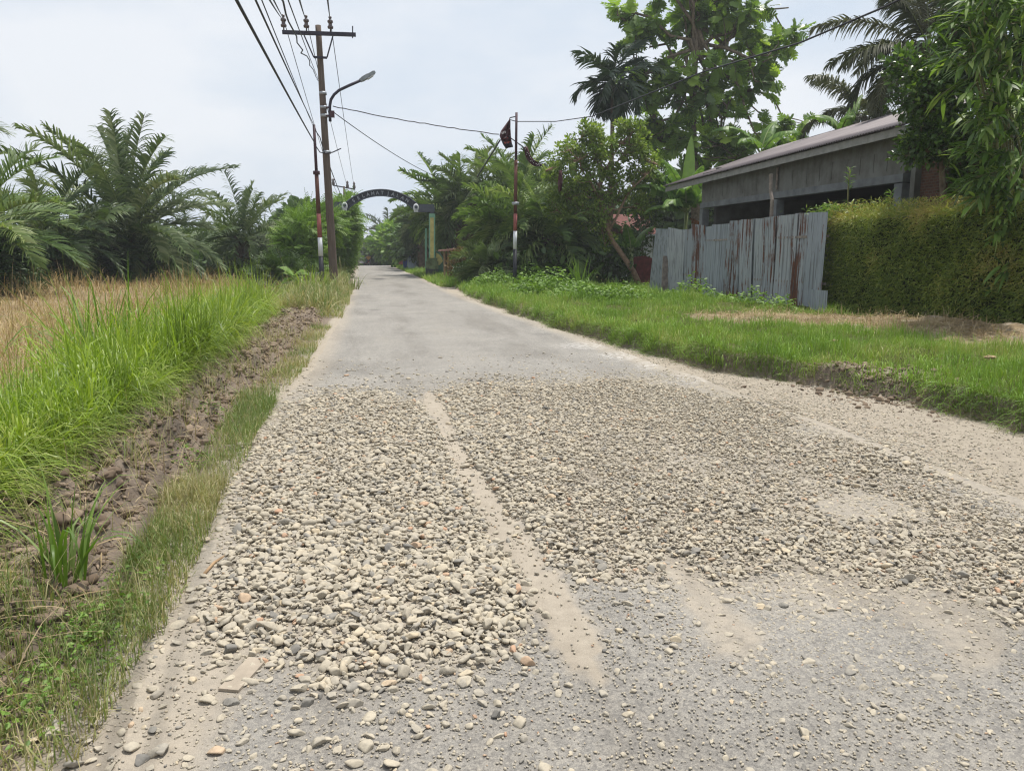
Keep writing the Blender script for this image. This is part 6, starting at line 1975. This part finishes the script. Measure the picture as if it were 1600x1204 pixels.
# glossy tree in front of the house end
YG = 13.6
lob = lobes_px([(1425, 105, 36, 24, 0, .45), (1448, 150, 52, 42, 0, .6), (1470, 215, 58, 48, 0, .6), (1450, 212, 40, 34, 0, .5), (1490, 110, 36, 40, .2, .5), (1520, 290, 42, 40, .2, .5), (1425, 235, 14, 22, 0, .3), (1500, 40, 30, 40, .3, .5)], YG)
q = ap(1475, 470, YG)
tree('glossy_tree', 'glossy dark leaved tree hiding the house end above the hedge', 'tree', q, [q, atY(1475, 330, YG), atY(1470, 230, YG), atY(1465, 150, YG)], .08, 16, lob, 400, 20, .22, .12, leaf_ov(.58), 'glossy', 'bark', 67, up=.3, outw=.55, shell=.45, rpow=1.2)

# big bamboo over the hedge
YM = 11.2
q = ap(1585, 500, YM + .6)
bam = thing('bamboo_clump', 'large bamboo clump with long hanging leaves over the hedge', 'bamboo', q)
r = np.random.default_rng(68)
b = MB(); tips = []
for k in range(13):
    bx = 1570 + r.uniform(0, 90); e = atY(r.uniform(1500, 1640), r.uniform(-60, 200), YM + r.uniform(-.6, .5))
    s = ap(bx, 500, YM + r.uniform(.2, 1.0))
    P = [s + (e - s) * t + np.array((0, 0, 1.2 * t * (1 - t))) for t in np.linspace(0, 1, 8)]
    b.tube(P, np.linspace(.035, .012, 8), 6, False)
part('culms', b, M['culm'], bam, True)
lst = [(1545, 60, 30, 30), (1580, 95, 40, 40), (1535, 100, 22, 26), (1560, 150, 36, 30), (1585, 30, 40, 40), (1575, 190, 40, 40), (1550, 225, 28, 40), (1570, 265, 36, 36), (1600, 140, 40, 60), (1600, 250, 40, 50), (1560, 300, 26, 30), (1590, 330, 36, 36), (1610, 400, 40, 40), (1545, 175, 22, 26), (1600, -20, 50, 40), (1550, 10, 30, 24), (1625, 60, 40, 60)]
P = []; B0 = MB(); nb = 0
for cx, cy, hw, hh in lst:
    for k in range(11):
        c = atY(cx + r.uniform(-1, 1) * hw, cy + r.uniform(-1, 1) * hh, YM + r.uniform(-.7, .5))
        # a drooping twig carrying a hand of leaves
        d = nrm(np.array((-1.0 + r.normal(0, .45), -.5 + r.normal(0, .6), .05 + r.normal(0, .3))))
        tw = [c + d * s_ + np.array((0, 0, -.5 * s_ * s_)) for s_ in np.linspace(0, .55, 5)]
        B0.tube(tw, [.008, .007, .006, .005, .004], 4, False)
        for j in range(11):
            t = r.uniform(.25, 1)
            p = tw[min(4, int(t * 4))]
            P.append((p, nrm(d + r.normal(0, .45, 3) + np.array((0, 0, -.25)))))
part('twigs', B0, M['culm'], bam, True)
PP = np.array([p[0] for p in P]) + r.normal(0, .03, (len(P), 3)); DD = np.array([p[1] for p in P])
n = len(PP)
g = ribbons(PP, DD, np.cross(DD, (0, 0, 1.0)) + .35 * rdir(n), r.uniform(.24, .48, n), r.uniform(.045, .08, n), r.uniform(.3, 1.2, n), 5, 'leaf', np.clip(r.random(n) ** 1.3, 0, 1))
vpart('leaves', g[0], g[1], M['bamboo'], bam, g[2], g[3])
# dark backing tree behind the bamboo
bush('shade_tree', 'dark leafy tree filling the corner behind the bamboo', [(1570, 100, 60, 120, 0, .7), (1580, 260, 60, 90, 0, .7), (1630, 400, 60, 90, 0, .7), (1560, -20, 70, 50, 0, .7), (1550, 330, 36, 60, .4, .6)], 13.2, 330, 26, .4, .17, leaf_ov(.5), 'darkshrub', 69, GB, cat='tree', r0=.1)

# ------------------------------------------------------------------ left roadside shrubs
GS = 'bright green shrubs along the road'
pin = leaf_pinnate(7, .34)
SH = [([(468, 400, 20, 45, 0, 1.2), (462, 380, 14, 26, 0, 1.0), (474, 362, 18, 26, 0, 1.1)], 36, 'feathery green shrub beside the smaller oil palm', 71, 'shrub'),
      ([(485, 380, 24, 45, 0, 1.2), (500, 350, 22, 28, 0, 1.2)], 39, 'tallest feathery green shrub behind the banded pole', 72, 'shrub'),
      ([(528, 375, 16, 50, 0, 1.2), (540, 345, 14, 34, 0, 1.2)], 46, 'feathery green shrub behind the timber pole', 73, 'shrub'),
      ([(532, 395, 10, 28, 0, 1.2), (536, 375, 8, 22, 0, 1.2)], 58, 'green roadside shrub beyond the timber pole', 74, 'shrub'),
      ([(532, 395, 8, 20, 0, 1.5), (535, 378, 7, 18, 0, 1.5)], 72, 'last green shrub before the parked car', 75, 'shrub'),
      ([(435, 430, 18, 16, 0, 1.0), (455, 435, 18, 14, 0, 1.0)], 34, 'dark undershrub at the smaller palm foot', 76, 'darkshrub')]
for lst, Y, lab, sd, mt in SH:
    bush('roadside_shrub', lab, lst, Y, 170, 14, .55, .42 + .003 * Y, pin, mt, sd, GS, up=.5, outw=.4, shell=.3)
bush('roadside_tree', 'small dark tree behind the feathery shrubs', [(472, 340, 20, 16, 0, 1.5), (455, 355, 14, 14, 0, 1.5)], 50, 110, 16, .7, .5, leaf_ov(.5), 'fartree', 77, GS, cat='tree')
bush('roadside_tree', 'leafy tree rising beside the far power pole', [(540, 318, 6, 10, 0, 1.5), (536, 345, 9, 26, 0, 1.5), (548, 360, 8, 20, 0, 1.5)], 66, 100, 14, .7, .55, leaf_ov(.5), 'shrub', 78, GS, cat='tree')
# big leaved seedling
q = gp(462, 464)
o = thing('papaya_seedling', 'young plant with big pale leaves beside the banded pole', 'plant', q)
tp_ = atY(459, 432, q[1])
part('stem', MB().tube([q, q * .5 + tp_ * .5, tp_], [.04, .03, .02], 6), M['pseudostem'], o, True)
r = np.random.default_rng(79)
n = 16
a = r.uniform(0, 2 * pi, n)
LP = q + (tp_ - q) * r.uniform(.45, 1.1, n)[:, None]
g = scatter(*leaf_ov(.62), LP, np.stack([np.cos(a), np.sin(a), r.uniform(-.3, .6, n)], 1), np.stack([r.normal(0, .3, n), r.normal(0, .3, n) - .3, np.ones(n)], 1), r.uniform(.32, .62, n), np.clip(.5 + .5 * r.random(n), 0, 1))
vpart('leaves', g[0], g[1], M['weed'], o, g[2])

# ------------------------------------------------------------------ far trees
GT = 'trees around the far end of the road'
FT = [([(606, 380, 20, 24, 0, 3), (616, 365, 14, 16, 0, 3)], 92, 'bright tree overhanging the far road end on the arch column side', 81, 'shrub', .7),
      ([(625, 385, 18, 24, 0, 2), (628, 365, 14, 16, 0, 2)], 78, 'light green tree between the arch end and the blue wall', 82, 'shrub', .6),
      ([(592, 395, 14, 18, 0, 3)], 104, 'rounded dark tree beyond the bright overhanging tree', 83, 'fartree', .8),
      ([(541, 392, 6, 14, 0, 3), (545, 380, 6, 9, 0, 3)], 100, 'brownish green tree above the parked car', 84, 'fartree', .8),
      ([(580, 396, 12, 12, 0, 3), (572, 390, 8, 10, 0, 3)], 145, 'grey hazy tree at the very end of the road', 85, 'hazetree', 1.0),
      ([(645, 372, 16, 28, 0, 2)], 70, 'tree behind the far banded pole', 86, 'fartree', .6),
      ([(660, 345, 18, 30, 0, 2), (655, 385, 20, 20, 0, 2)], 64, 'dark tree behind the arch column', 87, 'darkshrub', .55)]
for lst, Y, lab, sd, mt, ls in FT:
    bush('far_tree', lab, lst, Y, 170, 14, .9, ls, leaf_ov(.5), mt, sd, GT, cat='tree', shell=.3, r0=.12)
# background woods, each one mass
def woods(label, y_, x0, x1, zlo, zhi, n, size, mat, sd, vary=.4):
    r = np.random.default_rng(sd)
    X = r.uniform(x0, x1, n); Y = y_ + r.uniform(-4, 4, n)
    top = zlo + (zhi - zlo) * (1 - vary + vary * 2 * fbm(X * .13, Y * .02, sd % 40, 4) - vary * .4)
    Z = H(X, Y) + top * r.random(n) ** .75
    g = scatter(*leaf_ov(.5), np.stack([X, Y, Z], 1), rdir(n), np.stack([r.normal(0, .6, n), r.normal(0, .6, n), np.ones(n)], 1), size * r.uniform(.6, 1.4, n), r.random(n))
    stuff('woods', g[0], g[1], M[mat], label, 'woods', g[2])
woods('far hazy woods closing the palm field', 92, -75, -6, 0, 3.6, 14000, .9, 'fartree', 91)
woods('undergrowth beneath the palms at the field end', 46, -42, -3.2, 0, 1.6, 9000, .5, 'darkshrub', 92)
woods('dense garden woods behind the oil palms and the house', 47, 8.5, 50, 0, 6.5, 16000, .8, 'darkshrub', 93)
woods('far woods beside the road end on the arch column side', 100, 4.5, 70, 0, 8.0, 14000, 1.1, 'fartree', 94)
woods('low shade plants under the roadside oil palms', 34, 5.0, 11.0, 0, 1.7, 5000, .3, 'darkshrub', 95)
woods('hazy woods beyond the crest of the road', 165, -60, 70, 0, 9.5, 12000, 1.9, 'hazetree', 96)

# ------------------------------------------------------------------ hazy air
def haze_box(x0, x1, y0, y1, z0, z1, dens):
    m = bpy.data.materials.new('hazy_air'); m.use_nodes = True
    n = m.node_tree.nodes; n.clear()
    out = n.new('ShaderNodeOutputMaterial')
    v = n.new('ShaderNodeVolumePrincipled')
    v.inputs['Color'].default_value = (0.93, 0.96, 1.0, 1)
    v.inputs['Density'].default_value = dens
    v.inputs['Anisotropy'].default_value = 0.2
    m.node_tree.links.new(v.outputs[0], out.inputs['Volume'])
    b = MB().box(((x0 + x1) / 2, (y0 + y1) / 2, (z0 + z1) / 2), (x1 - x0, y1 - y0, z1 - z0))
    o = link('haze', b.mesh('haze', m))
    tagp(o, None, None, None, 'stuff')
    o['label'] = 'thin pale haze over the far trees'
    return o
haze_box(-264, 264, -64, 424, -9.0, 32.0, 0.0009)
